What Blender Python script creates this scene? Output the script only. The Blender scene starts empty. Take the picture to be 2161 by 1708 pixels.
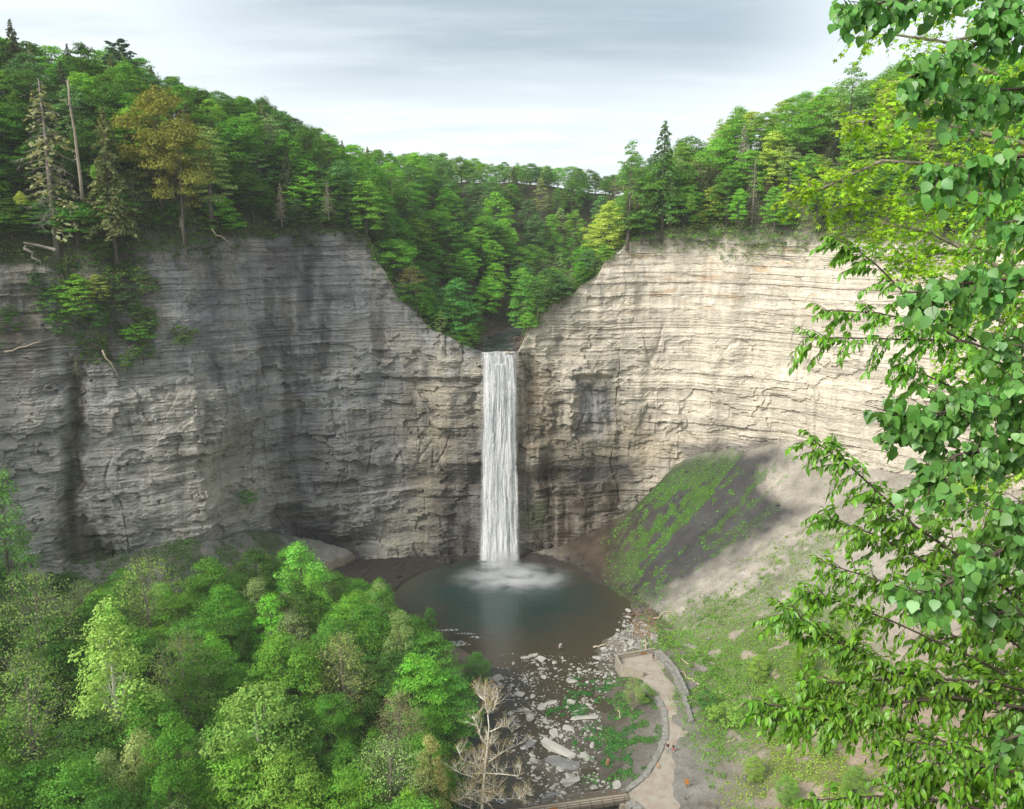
import bpy, math, random
import numpy as np
R_ = math.radians
sc = bpy.context.scene
C = sc.collection
rng = np.random.default_rng(7)
random.seed(7)
# ------------------------------------------------------------------ camera
F_ = 1800.0; PITCH = R_(12.0); CAMZ = 97.0
CP, SP = math.cos(PITCH), math.sin(PITCH)
def ray(u, v):
    a = (u-1080.5)/F_; b = -(v-854.0)/F_
    return np.array([a, CP + b*SP, -SP + b*CP])
def at_t(u, v, t):
    r = ray(u, v); return np.array([r[0]*t, r[1]*t, CAMZ + r[2]*t])
def at_y(u, v, Y):
    r = ray(u, v); return at_t(u, v, Y/r[1])
def at_z(u, v, Z):
    r = ray(u, v); return at_t(u, v, (Z-CAMZ)/r[2])
def proj(x, y, z):
    dz = z-CAMZ
    d = np.maximum(y*CP - dz*SP, 0.1); h = y*SP + dz*CP
    return 1080.5 + F_*x/d, 854.0 - F_*h/d
cam_d = bpy.data.cameras.new('camera'); cam = bpy.data.objects.new('camera', cam_d); C.objects.link(cam)
cam.location = (0, 0, CAMZ); cam.rotation_euler = (R_(90)-PITCH, 0, 0)
cam_d.sensor_fit = 'HORIZONTAL'; cam_d.sensor_width = 36; cam_d.lens = 36*F_/2161.0
cam_d.clip_start = 0.1; cam_d.clip_end = 5000
sc.camera = cam
# ------------------------------------------------------------------ noise
def _h(ix, iy, iz, s):
    n = (ix.astype(np.int64)*374761393 + iy.astype(np.int64)*668265263 + iz.astype(np.int64)*2147483647 + s*1274126177) & 0xffffffff
    n = ((n ^ (n >> 13))*1274126177) & 0xffffffff
    n = ((n ^ (n >> 16))*2246822519) & 0xffffffff
    return ((n ^ (n >> 15)) & 0xffffff)/float(0xffffff)
def vn(x, y, z=None, s=0):
    x = np.asarray(x, float); y = np.asarray(y, float)
    z = np.zeros_like(x) if z is None else np.asarray(z, float)
    x, y, z = np.broadcast_arrays(x, y, z)
    ix, iy, iz = np.floor(x), np.floor(y), np.floor(z)
    fx, fy, fz = x-ix, y-iy, z-iz
    fx = fx*fx*(3-2*fx); fy = fy*fy*(3-2*fy); fz = fz*fz*(3-2*fz)
    r = 0
    for dx in (0, 1):
        for dy in (0, 1):
            for dz in (0, 1):
                w = (fx if dx else 1-fx)*(fy if dy else 1-fy)*(fz if dz else 1-fz)
                r = r + w*_h(ix+dx, iy+dy, iz+dz, s)
    return r*2-1
def fbm(x, y, z=None, s=0, o=4):
    a = 1.0; r = 0; n = 0
    for i in range(o):
        f = 2.0**i
        r = r + a*vn(np.asarray(x)*f, np.asarray(y)*f, None if z is None else np.asarray(z)*f, s+i*17); n += a; a *= .5
    return r/n
def ss(a, b, x):
    t = np.clip((x-a)/(b-a), 0, 1); return t*t*(3-2*t)
def inpoly(px, py, poly):
    px = np.asarray(px, float); py = np.asarray(py, float)
    ins = np.zeros(px.shape, bool); n = len(poly); j = n-1
    for i in range(n):
        xi, yi = poly[i]; xj, yj = poly[j]
        c = ((yi > py) != (yj > py)) & (px < (xj-xi)*(py-yi)/((yj-yi) or 1e-9)+xi)
        ins ^= c; j = i
    return ins
def polysd(px, py, pts):
    """distance to open polyline, arc length at the nearest point"""
    best = np.full(np.shape(px), 1e18); arc = np.zeros(np.shape(px)); L = 0
    for (x0, y0), (x1, y1) in zip(pts[:-1], pts[1:]):
        dx, dy = x1-x0, y1-y0; l2 = dx*dx+dy*dy; l = math.sqrt(l2)
        t = np.clip(((px-x0)*dx+(py-y0)*dy)/l2, 0, 1)
        d = (px-x0-t*dx)**2+(py-y0-t*dy)**2
        m = d < best; best = np.where(m, d, best); arc = np.where(m, L+t*l, arc); L += l
    return np.sqrt(best), arc
def soft(u, v, poly, w):
    """1 inside polygon, falling to 0 over w outside"""
    ins = inpoly(u, v, poly); d, _ = polysd(u, v, list(poly)+[poly[0]])
    return np.clip(np.where(ins, .5+d/w*.5, .5-d/w*.5), 0, 1)
# ------------------------------------------------------------------ object helpers
def tag(o, label=None, cat=None, group=None, kind=None):
    if label: o['label'] = label
    if cat: o['category'] = cat
    if group: o['group'] = group
    if kind: o['kind'] = kind
    return o
def empty(name, loc, label, cat, group=None, rz=0, sc_=None):
    o = bpy.data.objects.new(name, None); C.objects.link(o); o.location = tuple(float(q) for q in loc); o.rotation_euler = (0, 0, rz)
    o.empty_display_size = .3
    if sc_ is not None: o.scale = sc_
    return tag(o, label, cat, group)
def link(name, me, parent=None):
    o = bpy.data.objects.new(name, me); C.objects.link(o)
    if parent is not None: o.parent = parent
    return o
def mesh_np(name, V, Fq, mat=None, col=None, smooth=False, mats=None, mi=None):
    """V (n,3); Fq (m,3) or (m,4) int array"""
    V = np.asarray(V, np.float32); Fq = np.asarray(Fq, np.int32)
    me = bpy.data.meshes.new(name); k = Fq.shape[1]
    me.vertices.add(len(V)); me.vertices.foreach_set('co', V.ravel())
    me.loops.add(Fq.size); me.loops.foreach_set('vertex_index', Fq.ravel())
    me.polygons.add(len(Fq)); me.polygons.foreach_set('loop_start', np.arange(0, Fq.size, k, dtype=np.int32))
    me.polygons.foreach_set('loop_total', np.full(len(Fq), k, np.int32))
    if mat: me.materials.append(mat)
    if mats:
        for m in mats: me.materials.append(m)
    if mi is not None: me.polygons.foreach_set('material_index', np.asarray(mi, np.int32))
    me.polygons.foreach_set('use_smooth', np.full(len(Fq), smooth, bool))
    if col is not None:
        a = me.color_attributes.new('tint', 'FLOAT_COLOR', 'POINT')
        c = np.ones((len(V), 4), np.float32); c[:, :3] = col; a.data.foreach_set('color', c.ravel())
    me.update(calc_edges=True); me.validate()
    return me
def grid_faces(nu, nv):
    i = np.arange(nu-1)[:, None]*nv + np.arange(nv-1)[None, :]
    return np.stack([i, i+nv, i+nv+1, i+1], -1).reshape(-1, 4)
class MB:
    """collects shapes into one mesh"""
    def __init__(s): s.v = []; s.f = []; s.n = 0
    def add(s, V, F):
        s.v.extend([tuple(float(q) for q in p) for p in V]); s.f.extend([tuple(int(i)+s.n for i in f) for f in F]); s.n = len(s.v); return s
    def box(s, c, d, rz=0, jit=0, tilt=0):
        c = np.array(c, float); hx, hy, hz = d[0]/2, d[1]/2, d[2]/2
        P = np.array([(x, y, z) for x in (-hx, hx) for y in (-hy, hy) for z in (-hz, hz)])
        if jit: P = P + rng.uniform(-jit, jit, P.shape)
        if tilt: P = P @ rotm(tilt*rng.normal(), 'x') @ rotm(tilt*rng.normal(), 'y')
        P = P @ rotm(-rz, 'z') + c
        return s.add(P, [(0, 1, 3, 2), (4, 6, 7, 5), (0, 4, 5, 1), (2, 3, 7, 6), (0, 2, 6, 4), (1, 5, 7, 3)])
    def tube(s, pts, rad, n=6, cap=True):
        pts = [np.array(p, float) for p in pts]; m = len(pts)
        if not hasattr(rad, '__len__'): rad = [rad]*m
        V = []; ref = np.array([.31, .17, .93])
        for i, p in enumerate(pts):
            t = pts[min(i+1, m-1)]-pts[max(i-1, 0)]; t /= (np.linalg.norm(t)+1e-9)
            a = np.cross(t, ref)
            if np.linalg.norm(a) < .1: a = np.cross(t, np.array([1., 0, 0]))
            a /= np.linalg.norm(a); b = np.cross(t, a)
            for k in range(n):
                th = 2*math.pi*k/n; V.append(p+rad[i]*(math.cos(th)*a+math.sin(th)*b))
        Fc = [(i*n+k, i*n+(k+1) % n, (i+1)*n+(k+1) % n, (i+1)*n+k) for i in range(m-1) for k in range(n)]
        if cap: Fc += [tuple(range(n))[::-1], tuple((m-1)*n+k for k in range(n))]
        return s.add(V, Fc)
    def ell(s, c, r, nu=8, nv=6, jit=0):
        V = [(0, 0, -1)]; 
        for j in range(1, nv):
            a = -math.pi/2+math.pi*j/nv
            for i in range(nu): V.append((math.cos(a)*math.cos(2*math.pi*i/nu), math.cos(a)*math.sin(2*math.pi*i/nu), math.sin(a)))
        V.append((0, 0, 1)); V = np.array(V)
        if jit: V = V*(1+rng.uniform(-jit, jit, (len(V), 1)))
        V = V*np.array(r)+np.array(c)
        Fc = [(0, 1+(i+1) % nu, 1+i) for i in range(nu)]
        for j in range(nv-2):
            for i in range(nu):
                a0 = 1+j*nu; Fc.append((a0+i, a0+(i+1) % nu, a0+nu+(i+1) % nu, a0+nu+i))
        L = len(V)-1; a0 = 1+(nv-2)*nu
        Fc += [(L, a0+i, a0+(i+1) % nu) for i in range(nu)]
        return s.add(V, Fc)
    def mesh(s, name, mat, smooth=False):
        me = bpy.data.meshes.new(name); me.from_pydata(s.v, [], s.f)
        if mat: me.materials.append(mat)
        if smooth:
            for p in me.polygons: p.use_smooth = True
        me.update(); return me
    def build(s, name, mat, parent=None, smooth=False): return link(name, s.mesh(name, mat, smooth), parent)
def rotm(a, ax):
    c, s = math.cos(a), math.sin(a)
    if ax == 'x': return np.array([[1, 0, 0], [0, c, -s], [0, s, c]])
    if ax == 'y': return np.array([[c, 0, s], [0, 1, 0], [-s, 0, c]])
    return np.array([[c, -s, 0], [s, c, 0], [0, 0, 1]])
# ------------------------------------------------------------------ materials
class NT:
    def __init__(s, name):
        s.m = bpy.data.materials.new(name); s.m.use_nodes = True; s.t = s.m.node_tree; s.t.nodes.clear()
        s.out = s.n('ShaderNodeOutputMaterial')
    def n(s, typ, **k):
        o = s.t.nodes.new(typ)
        for a, b in k.items():
            if a.startswith('i_'):
                key = a[2:]; key = int(key) if key.isdigit() else key.replace('_', ' ')
                o.inputs[key].default_value = b
            else: setattr(o, a, b)
        return o
    def l(s, a, b): s.t.links.new(a, b)
    def noise(s, vec, scale, detail=4, rough=.6, dist=0):
        o = s.n('ShaderNodeTexNoise'); o.inputs['Scale'].default_value = scale; o.inputs['Detail'].default_value = detail
        o.inputs['Roughness'].default_value = rough; o.inputs['Distortion'].default_value = dist
        if vec is not None: s.l(vec, o.inputs['Vector'])
        return o.outputs['Fac']
    def maprange(s, v, a, b, c, d):
        o = s.n('ShaderNodeMapRange'); s.l(v, o.inputs[0])
        for i, q in enumerate((a, b, c, d)): o.inputs[i+1].default_value = q
        return o.outputs[0]
    def mapping(s, vec, scale, loc=(0, 0, 0)):
        o = s.n('ShaderNodeMapping'); o.inputs['Scale'].default_value = scale; o.inputs['Location'].default_value = loc; s.l(vec, o.inputs['Vector']); return o.outputs[0]
    def mix(s, fac, a, b, blend='MIX'):
        o = s.n('ShaderNodeMix', data_type='RGBA', blend_type=blend)
        for i, q in ((0, fac), (6, a), (7, b)):
            if hasattr(q, 'links') or hasattr(q, 'is_linked'): s.l(q, o.inputs[i])
            else: o.inputs[i].default_value = (tuple(q)+(1,) if isinstance(q, tuple) and len(q) == 3 else q)
        return o.outputs[2]
    def mul(s, col, fac):
        o = s.n('ShaderNodeVectorMath', operation='SCALE'); s.l(col, o.inputs[0]); s.l(fac, o.inputs['Scale']); return o.outputs[0]
    def math(s, op, a, b=None):
        o = s.n('ShaderNodeMath', operation=op)
        for i, q in enumerate((a, b)):
            if q is None: continue
            if hasattr(q, 'is_linked'): s.l(q, o.inputs[i])
            else: o.inputs[i].default_value = q
        return o.outputs[0]
    def bump(s, h, st, dist=.1):
        o = s.n('ShaderNodeBump'); o.inputs['Strength'].default_value = st; o.inputs['Distance'].default_value = dist; s.l(h, o.inputs['Height']); return o.outputs[0]
    def pr(s, col, rough=.9, nrm=None, spec=.3, **k):
        o = s.n('ShaderNodeBsdfPrincipled')
        if hasattr(col, 'is_linked'): s.l(col, o.inputs['Base Color'])
        else: o.inputs['Base Color'].default_value = tuple(col)+(1,)
        if hasattr(rough, 'is_linked'): s.l(rough, o.inputs['Roughness'])
        else: o.inputs['Roughness'].default_value = rough
        o.inputs['Specular IOR Level'].default_value = spec
        if nrm is not None: s.l(nrm, o.inputs['Normal'])
        for a, b in k.items(): o.inputs[a.replace('_', ' ')].default_value = b
        s.l(o.outputs[0], s.out.inputs['Surface']); return o
    def obj(s): return s.n('ShaderNodeTexCoord').outputs['Object']
    def attr(s, nm='tint'):
        o = s.n('ShaderNodeAttribute'); o.attribute_name = nm; return o.outputs['Color']
def m_simple(name, col, rough=.8, var=.25, scale=6, spec=.3, bump=.0):
    t = NT(name); c = t.obj(); n = t.noise(c, scale, 5, .65)
    k = t.maprange(n, .3, .7, 1-var, 1+var); rgb = t.n('ShaderNodeRGB'); rgb.outputs[0].default_value = tuple(col)+(1,)
    t.pr(t.mul(rgb.outputs[0], k), rough, t.bump(n, bump, .05) if bump else None, spec); return t.m
def m_rock():
    t = NT('shale_rock'); c = t.obj()
    st = t.noise(t.mapping(c, (.10, .10, 2.6)), 1.0, 6, .7, .3)
    st2 = t.noise(t.mapping(c, (.35, .35, 7.0)), 1.0, 4, .7, .2)
    ms = t.noise(c, .9, 6, .7); fine = t.noise(c, 5.5, 4, .7)
    vert = t.noise(t.mapping(c, (.8, .8, .07)), 1.0, 4, .6)
    k = t.math('MULTIPLY', t.maprange(st, .3, .7, .74, 1.24), t.maprange(ms, .3, .7, .84, 1.16))
    k = t.math('MULTIPLY', k, t.maprange(st2, .35, .65, .82, 1.14))
    mk = t.maprange(t.noise(t.mapping(c, (.06, .06, .11)), 1.0, 3, .5), .38, .62, .25, 1.25)
    k = t.math('ADD', 1.0, t.math('MULTIPLY', t.math('SUBTRACT', k, 1.0), mk))
    k = t.math('MULTIPLY', k, t.maprange(vert, .3, .7, .86, 1.13))
    k = t.math('MULTIPLY', k, t.maprange(fine, .3, .7, .88, 1.12))
    h = t.math('ADD', t.math('MULTIPLY', st2, .8), t.math('ADD', fine, st))
    t.pr(t.mul(t.attr(), k), .92, t.bump(h, .7, .35), .2); return t.m
def m_ground():
    t = NT('scree_ground'); c = t.obj()
    a = t.noise(c, .35, 5, .6); b = t.noise(c, 2.2, 6, .8); f = t.noise(c, 8.0, 4, .8)
    k = t.math('MULTIPLY', t.maprange(a, .3, .7, .84, 1.16), t.maprange(b, .3, .7, .66, 1.34))
    k = t.math('MULTIPLY', k, t.maprange(f, .3, .7, .8, 1.2))
    t.pr(t.mul(t.attr(), k), .95, t.bump(t.math('ADD', b, f), .9, .35), .15); return t.m
def m_leaf(name='leaves', tr=.35, gloss=.0, col=None, var=.28):
    t = NT(name)
    if col is None: base = t.n('ShaderNodeObjectInfo').outputs['Color']
    else:
        r = t.n('ShaderNodeRGB'); r.outputs[0].default_value = tuple(col)+(1,); base = r.outputs[0]
    isl = t.n('ShaderNodeNewGeometry').outputs['Random Per Island']; isl2 = t.math('FRACT', t.math('MULTIPLY', isl, 37.7))
    big = t.noise(t.obj(), .33, 2, .5)
    k = t.math('MULTIPLY', t.maprange(isl, 0, 1, 1-var, 1+var), t.maprange(big, .3, .7, .82, 1.18))
    hs = t.n('ShaderNodeHueSaturation'); t.l(t.math('ADD', t.maprange(big, .3, .7, -.010, .010), t.maprange(isl2, 0, 1, .488, .512)), hs.inputs['Hue']); t.l(t.mul(base, k), hs.inputs['Color'])
    colr = hs.outputs[0]
    d = t.n('ShaderNodeBsdfDiffuse'); t.l(colr, d.inputs[0])
    q = t.n('ShaderNodeBsdfTranslucent'); t.l(t.mix(1.0, colr, (1.25, 1.15, .55), 'MULTIPLY'), q.inputs[0])
    mx = t.n('ShaderNodeMixShader'); mx.inputs[0].default_value = tr; t.l(d.outputs[0], mx.inputs[1]); t.l(q.outputs[0], mx.inputs[2])
    o = mx.outputs[0]
    if gloss:
        g = t.n('ShaderNodeBsdfGlossy'); g.inputs['Roughness'].default_value = .42; g.inputs[0].default_value = (.8, .85, .9, 1)
        m2 = t.n('ShaderNodeMixShader'); m2.inputs[0].default_value = gloss; t.l(o, m2.inputs[1]); t.l(g.outputs[0], m2.inputs[2]); o = m2.outputs[0]
    t.l(o, t.out.inputs['Surface']); return t.m
def m_vleaf():
    t = NT('ground_plants'); colr = t.attr(); isl = t.n('ShaderNodeNewGeometry').outputs['Random Per Island']
    c2 = t.mul(colr, t.maprange(isl, 0, 1, .7, 1.3))
    d = t.n('ShaderNodeBsdfDiffuse'); t.l(c2, d.inputs[0]); q = t.n('ShaderNodeBsdfTranslucent'); t.l(c2, q.inputs[0])
    mx = t.n('ShaderNodeMixShader'); mx.inputs[0].default_value = .3; t.l(d.outputs[0], mx.inputs[1]); t.l(q.outputs[0], mx.inputs[2])
    t.l(mx.outputs[0], t.out.inputs['Surface']); return t.m
M = dict(rock=m_rock(), ground=m_ground(), leaf=m_leaf(), vleaf=m_vleaf(),
    bark=m_simple('bark', (.115, .10, .085), .95, .35, 3), palebark=m_simple('pale_bark', (.76, .72, .63), .9, .25, 3),
    deadwood=m_simple('dead_wood', (.24, .21, .18), .95, .3, 3), driftwood=m_simple('driftwood', (.40, .33, .24), .9, .25, 2.5),
    concrete=m_simple('concrete', (.30, .27, .22), .9, .22, 1.6, bump=.2), block=m_simple('wall_stone', (.235, .23, .21), .9, .3, 1.8, bump=.3),
    stone=m_simple('river_stone', (.345, .335, .305), .85, .3, .9, bump=.3), plank=m_simple('bridge_plank', (.30, .26, .21), .85, .2, 3),
    rail=m_simple('rail_wood', (.17, .145, .11), .85, .25, 3), twig=m_simple('twig_bark', (.085, .065, .05), .8, .3, 20),
    twig_pale=m_simple('pale_twig_bark', (.26, .22, .17), .85, .3, 20), sign=m_simple('sign_orange', (.35, .16, .045), .7, .2, 5))
# ------------------------------------------------------------------ plan of the gorge
RIM = [(-185, 20), (-178, 70), (-165, 120), (-146, 160), (-126, 184), (-108, 193), (-90, 199), (-78, 203), (-74, 211), (-70, 222), (-58, 231), (-42, 236), (-26, 238), (-10, 238.5), (3, 238.5),
       (12, 240), (24, 243), (38, 245), (52, 243), (66, 238), (80, 229), (94, 216), (108, 198), (124, 176), (140, 150), (152, 118), (158, 80), (155, 40), (140, 5)]
def smooth_poly(P, k=3):
    P = [np.array(p, float) for p in P]
    for _ in range(k):
        Q = [P[0]]
        for a, b in zip(P[:-1], P[1:]): Q += [a*.75+b*.25, a*.25+b*.75]
        Q.append(P[-1]); P = Q
    return np.array(P)
RIMS = smooth_poly(RIM, 2); RIML = [tuple(p) for p in RIMS]
GPOLY = RIML + [(160, -300), (-190, -300)]
def xc(y): return -3.7 + .0*y + .55*np.maximum(0, y-262)*np.exp(-np.maximum(0, y-262)/150) + .12*np.maximum(0, y-262)
def creek_z(y): return 61.7 + .035*np.maximum(0, y-241) + .03*np.maximum(0, y-264)
def upland(x, y):
    x = np.asarray(x, float); y = np.asarray(y, float)
    db, arc = polysd(x, y, RIML)
    a = x/np.maximum(y, 30)
    H = np.interp(a, [-1.2, -.6, -.45, -.33, -.27, -.17, 0, .12, .18, .3, .42, .6, 1.2], [46, 46, 43, 37, 28, 16, 21, 18, 22, 34, 42, 40, 38])
    zr = np.interp(a, [-1, -.6, -.4, -.3, -.17, 0, .15, .3, 1], [86, 86.5, 89, 92, 95, 95, 92.5, 91.5, 90])
    cap = zr + H*(1-np.exp(-db/17.0)) + 1.5*fbm(x/22, y/22, s=3)*ss(2, 12, db) + 1.0*fbm(x/7, y/7, s=8)
    w = np.abs(x-xc(y))
    steep = np.interp(y, [235, 260, 330, 450], [1.22, 1.0, .75, .6])
    pl = np.interp(w, [0, 6.2, 11, 16, 24, 30, 37, 50, 400], [0, 0, 1.2, 3.6, 11, 19.5, 33, 48, 350]); pr_ = np.interp(w, [0, 5.6, 8, 10, 18, 27, 37, 50, 400], [0, 0, 5, 7.4, 13.5, 21.6, 33, 47, 350])
    kb = ss(247, 275, y); V = creek_z(y) + np.where(x < xc(y), pl, pr_)*(1-kb) + kb*steep*np.maximum(0, w-6.2) + 2.4*fbm(x/8, y/8, s=5)*ss(6, 10, w) + 1.3*vn(x/2.2, y/3., s=6)*ss(6, 8, w) + 48*ss(350, 450, y)
    k = 3.0
    h = -k*np.log(np.exp(-(cap-80)/k)+np.exp(-(V-80)/k))+80
    return h
TOE = [(2, 236), (9, 232), (17, 226), (24, 219), (30, 210), (33.5, 201), (37, 190), (39.5, 178), (41, 165), (41, 152), (38, 140), (37, 120), (41, 90), (44, 40), (46, -40)]
TOEK = [.25, .28, .45, .80, .72, .57, .53, .47, .44, .41, .40, .42, .45, .5, .5]
_tl = np.concatenate([[0], np.cumsum([math.dist(a, b) for a, b in zip(TOE[:-1], TOE[1:])])])
TPOLY = TOE + [(400, -40), (400, 400), (2, 400)]
LTALUS = dict(zip(range(0), range(0)))
def floor_z(x, y):
    """everything inside the gorge"""
    x = np.asarray(x, float); y = np.asarray(y, float)
    dt, at = polysd(x, y, TOE); ins = inpoly(x, y, TPOLY)
    k = np.interp(at, _tl, TOEK)
    rill = vn(at/2.6, dt/40.0, s=21)*.35+vn(at/.9, dt/22.0, s=22)*.16
    right = np.where(ins, k*dt + rill*ss(1, 8, dt)*ss(150, 60, at+0) + fbm(x/6, y/6, s=31)*ss(2, 20, dt)*.9, -5)
    db, ab = polysd(x, y, RIML)
    q = np.interp(x, [-200, -130, -100, -80, -62, -48, -40, 0], [16, 15, 17, 20, 11, 4, -3, -6])
    left = np.where(x < 0, q-.72*db + fbm(x/5, y/5, s=41)*1.2, -5)
    near = 95.2-1.5*np.maximum(0, y-2.5-.0*x)
    base = .25+.35*fbm(x/5, y/5, s=51, o=5)+.35*fbm(x/16, y/9, s=52)
    chan = np.interp(y, [60, 128, 150, 165, 178, 190], [3, 2, 6, 8, 9, 3])        # river middle
    dr = x-chan
    bank = ss(13.5, 18, dr)*1.3 + ss(21, 27, dr)*.95 - .2*ss(15, 11, np.abs(dr)) - ss(9, -2, dr)*.22 + ss(-14, -22, dr)*2.4 + .03*np.maximum(0, -dr-22)
    deep = -.55*np.exp(-((dr+6)/5.5)**2)-.28*ss(150, 178, y)*ss(14, 9, np.abs(dr))
    pool = -2.2*ss(1.12, .82, np.hypot((x+1)/31.5, (y-208)/30.0)+.04*vn(x/6, y/6, s=55))
    fl = base*np.where(pool < -.3, .3, 1)+bank*np.where(y < 183, 1, ss(195, 183, y))+deep+pool
    fl = np.maximum(fl, np.where((np.hypot(x/31.5, (y-208)/30.) > 1.03) & (y > 190), .5, -9))
    return np.maximum(np.maximum(fl, right), np.maximum(left, near))
# ------------------------------------------------------------------ upland terrain
def up_tint(x, y, z):
    n = fbm(x/6, y/6, s=61)[:, None]*.5+.5
    brown = np.array([.085, .062, .045]); grn = np.array([.05, .075, .025])
    c = brown*(1-n)+grn*n
    w = np.abs(x-xc(y)); rk = (ss(9.5, 6.5, w)*ss(300, 280, y))[:, None]
    return c*(1-rk)+np.array([.12, .085, .07])*rk
def terrain_grid(name, X0, X1, Y0, Y1, st, hf, keep):
    xs = np.arange(X0, X1+st, st); ys = np.arange(Y0, Y1+st, st)
    gx, gy = np.meshgrid(xs, ys, indexing='ij'); x, y = gx.ravel(), gy.ravel()
    z = hf(x, y); Fq = grid_faces(len(xs), len(ys))
    k = keep(x, y, z); Fq = Fq[k[Fq].all(1)]
    return x, y, z, Fq
inside = lambda x, y: inpoly(x, y, GPOLY)
def keep_up(x, y, z):
    db, _ = polysd(x, y, RIML); return (~inside(x, y)) & (db > 2.6) 
x, y, z, Fq = terrain_grid('hillside', -300, 300, 190-180, 640, 2.0, upland, keep_up)
dbg, _ = polysd(x, y, RIML)
z = z - np.where(dbg < 4.5, .15, 0)
me = mesh_np('hillside', np.stack([x, y, z], 1), Fq, M['ground'], up_tint(x, y, z))
tag(link('hillside', me), kind='structure')
# far plain out to the horizon
mb = MB(); mb.add([(-3000, 638, 96), (3000, 638, 96), (3000, 4000, 96), (-3000, 4000, 96)], [(0, 1, 2, 3)])
mb.add([(-3000, -300, 95), (-296, -300, 95), (-296, 638, 96), (-3000, 638, 96)], [(0, 1, 2, 3)])
mb.add([(296, -300, 95), (3000, -300, 95), (3000, 638, 96), (296, 638, 96)], [(0, 1, 2, 3)])
tag(mb.build('plateau', m_simple('plateau_green', (.045, .07, .025), .95, .3, .1)), kind='structure')
# ------------------------------------------------------------------ gorge floor + talus
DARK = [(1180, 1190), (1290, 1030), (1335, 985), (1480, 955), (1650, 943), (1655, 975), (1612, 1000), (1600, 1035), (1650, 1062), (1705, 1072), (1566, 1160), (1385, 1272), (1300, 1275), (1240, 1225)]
ROCKY = [(1590, 990), (1660, 960), (1760, 1000), (1850, 1040), (1800, 1090), (1705, 1072), (1640, 1055)]
GBAND = [(1380, 1350), (1400, 1325), (1560, 1235), (1650, 1165), (1745, 1112), (1775, 1130), (1700, 1190), (1600, 1250), (1545, 1290), (1470, 1330)]
GRASS = [(1375, 1345), (1480, 1310), (1600, 1280), (1700, 1262), (1800, 1290), (1850, 1430), (1790, 1530), (1690, 1570), (1590, 1560), (1520, 1600), (1480, 1560), (1450, 1470), (1425, 1410)]
GLOW = [(1600, 1560), (1790, 1500), (1900, 1560), (1800, 1720), (1620, 1720), (1560, 1680)]
BANK = [(1290, 1440), (1350, 1430), (1395, 1490), (1395, 1570), (1350, 1640), (1270, 1668), (1240, 1640), (1262, 1540), (1275, 1480)]
def green_mask(u, v, x, y):
    d, a = polysd(x, y, TOE)
    streak = vn(a/1.0, d/13., s=71)*.45+vn(a/3.2, d/16., s=72)*.5+fbm(x/1.6, y/1.6, s=73, o=5)*.6
    m1 = soft(u, v, [(1335, 1010), (1440, 985), (1570, 960), (1640, 960), (1600, 1060), (1560, 1100), (1490, 1170), (1380, 1250), (1320, 1240), (1310, 1150)], 50)*(streak > -.07)
    n = fbm(x/3.2, y/3.2, s=74, o=5)
    m2 = soft(u, v, GBAND, 40)*(n > -.12)
    m3 = soft(u, v, GRASS, 60)*(n > -.28)
    m4 = soft(u, v, GLOW, 60)*(n > -.02)
    m5 = soft(u, v, BANK, 30)*(n > .06)
    n2 = fbm(x/4.5, y/4.5, s=75, o=5)
    m6 = soft(u, v, [(250, 1110), (380, 1080), (430, 1100), (500, 1000), (560, 1060), (620, 1120), (640, 1200), (600, 1260), (250, 1260)], 60)*(n2 > -.2)
    return m1, m2, m3, m4, m5, m6
def floor_tint(x, y, z):
    u, v = proj(x, y, z)
    n = fbm(x/4, y/4, s=81)[:, None]; n2 = fbm(x/1.6, y/1.6, s=82)[:, None]
    d, a = polysd(x, y, TOE); st = (vn(a/1.3, d/25., s=83)*.5+vn(a/4, d/25, s=84)*.5)[:, None]
    scree = np.array([.43, .395, .34])*(1+.2*n+.28*st+.12*n2)
    soil = np.array([.17, .145, .115])*(1+.3*n)
    gx = inpoly(x, y, TPOLY)[:, None]
    c = np.where(gx, scree, soil)
    # gravel by the path
    gr = soft(u, v, [(1420, 1400), (1470, 1420), (1510, 1520), (1560, 1600), (1640, 1600), (1600, 1720), (1300, 1740), (1330, 1660)], 60)[:, None]
    c = c*(1-gr)+np.array([.30, .285, .26])*(1+.2*n)*gr
    sl = soft(u, v, [(1560, 1360), (1900, 1380), (2400, 1300), (2400, 1750), (1600, 1750)], 120)[:, None]
    c = c*(1-sl)+np.array([.40, .32, .24])*(1+.2*n)*sl
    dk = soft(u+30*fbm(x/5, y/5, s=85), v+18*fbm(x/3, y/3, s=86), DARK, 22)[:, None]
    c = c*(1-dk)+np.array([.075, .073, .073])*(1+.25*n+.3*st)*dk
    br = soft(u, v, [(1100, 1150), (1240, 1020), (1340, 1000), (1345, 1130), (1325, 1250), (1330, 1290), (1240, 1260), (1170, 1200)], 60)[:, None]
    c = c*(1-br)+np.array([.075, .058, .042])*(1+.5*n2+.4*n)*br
    # left talus
    lf = (x < -20)[:, None]; c = np.where(lf & (z > 3)[:, None], np.array([.25, .24, .225])*(1+.15*n), c)
    # shore / river bed
    shore = ((z < 1.3) & ((x > -24) | (y > 197))) [:, None]
    bed = np.where(y[:, None] > 196, np.array([.05, .042, .035]), np.array([.13, .115, .095]))*(1+.35*n2)
    c = np.where(shore, bed, c)
    sh = soft(u, v, [(1300, 1270), (1370, 1290), (1390, 1370), (1300, 1385), (1285, 1360)], 25)[:, None]
    c = c*(1-sh)+np.array([.20, .175, .15])*(1+.4*n2)*sh
    gs = green_mask(u, v, x, y)
    cols = [(.075, .15, .03), (.10, .16, .04), (.11, .18, .035), (.15, .20, .04), (.06, .11, .03), (.07, .11, .04)]
    amt = [.85, .75, .85, .75, .8, .7]
    for g, cc, am in zip(gs, cols, amt):
        gg = (g*am)[:, None]; c = c*(1-gg)+np.array(cc)*(1+.25*n2)*gg
    return np.clip(c, .01, .9)
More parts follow.
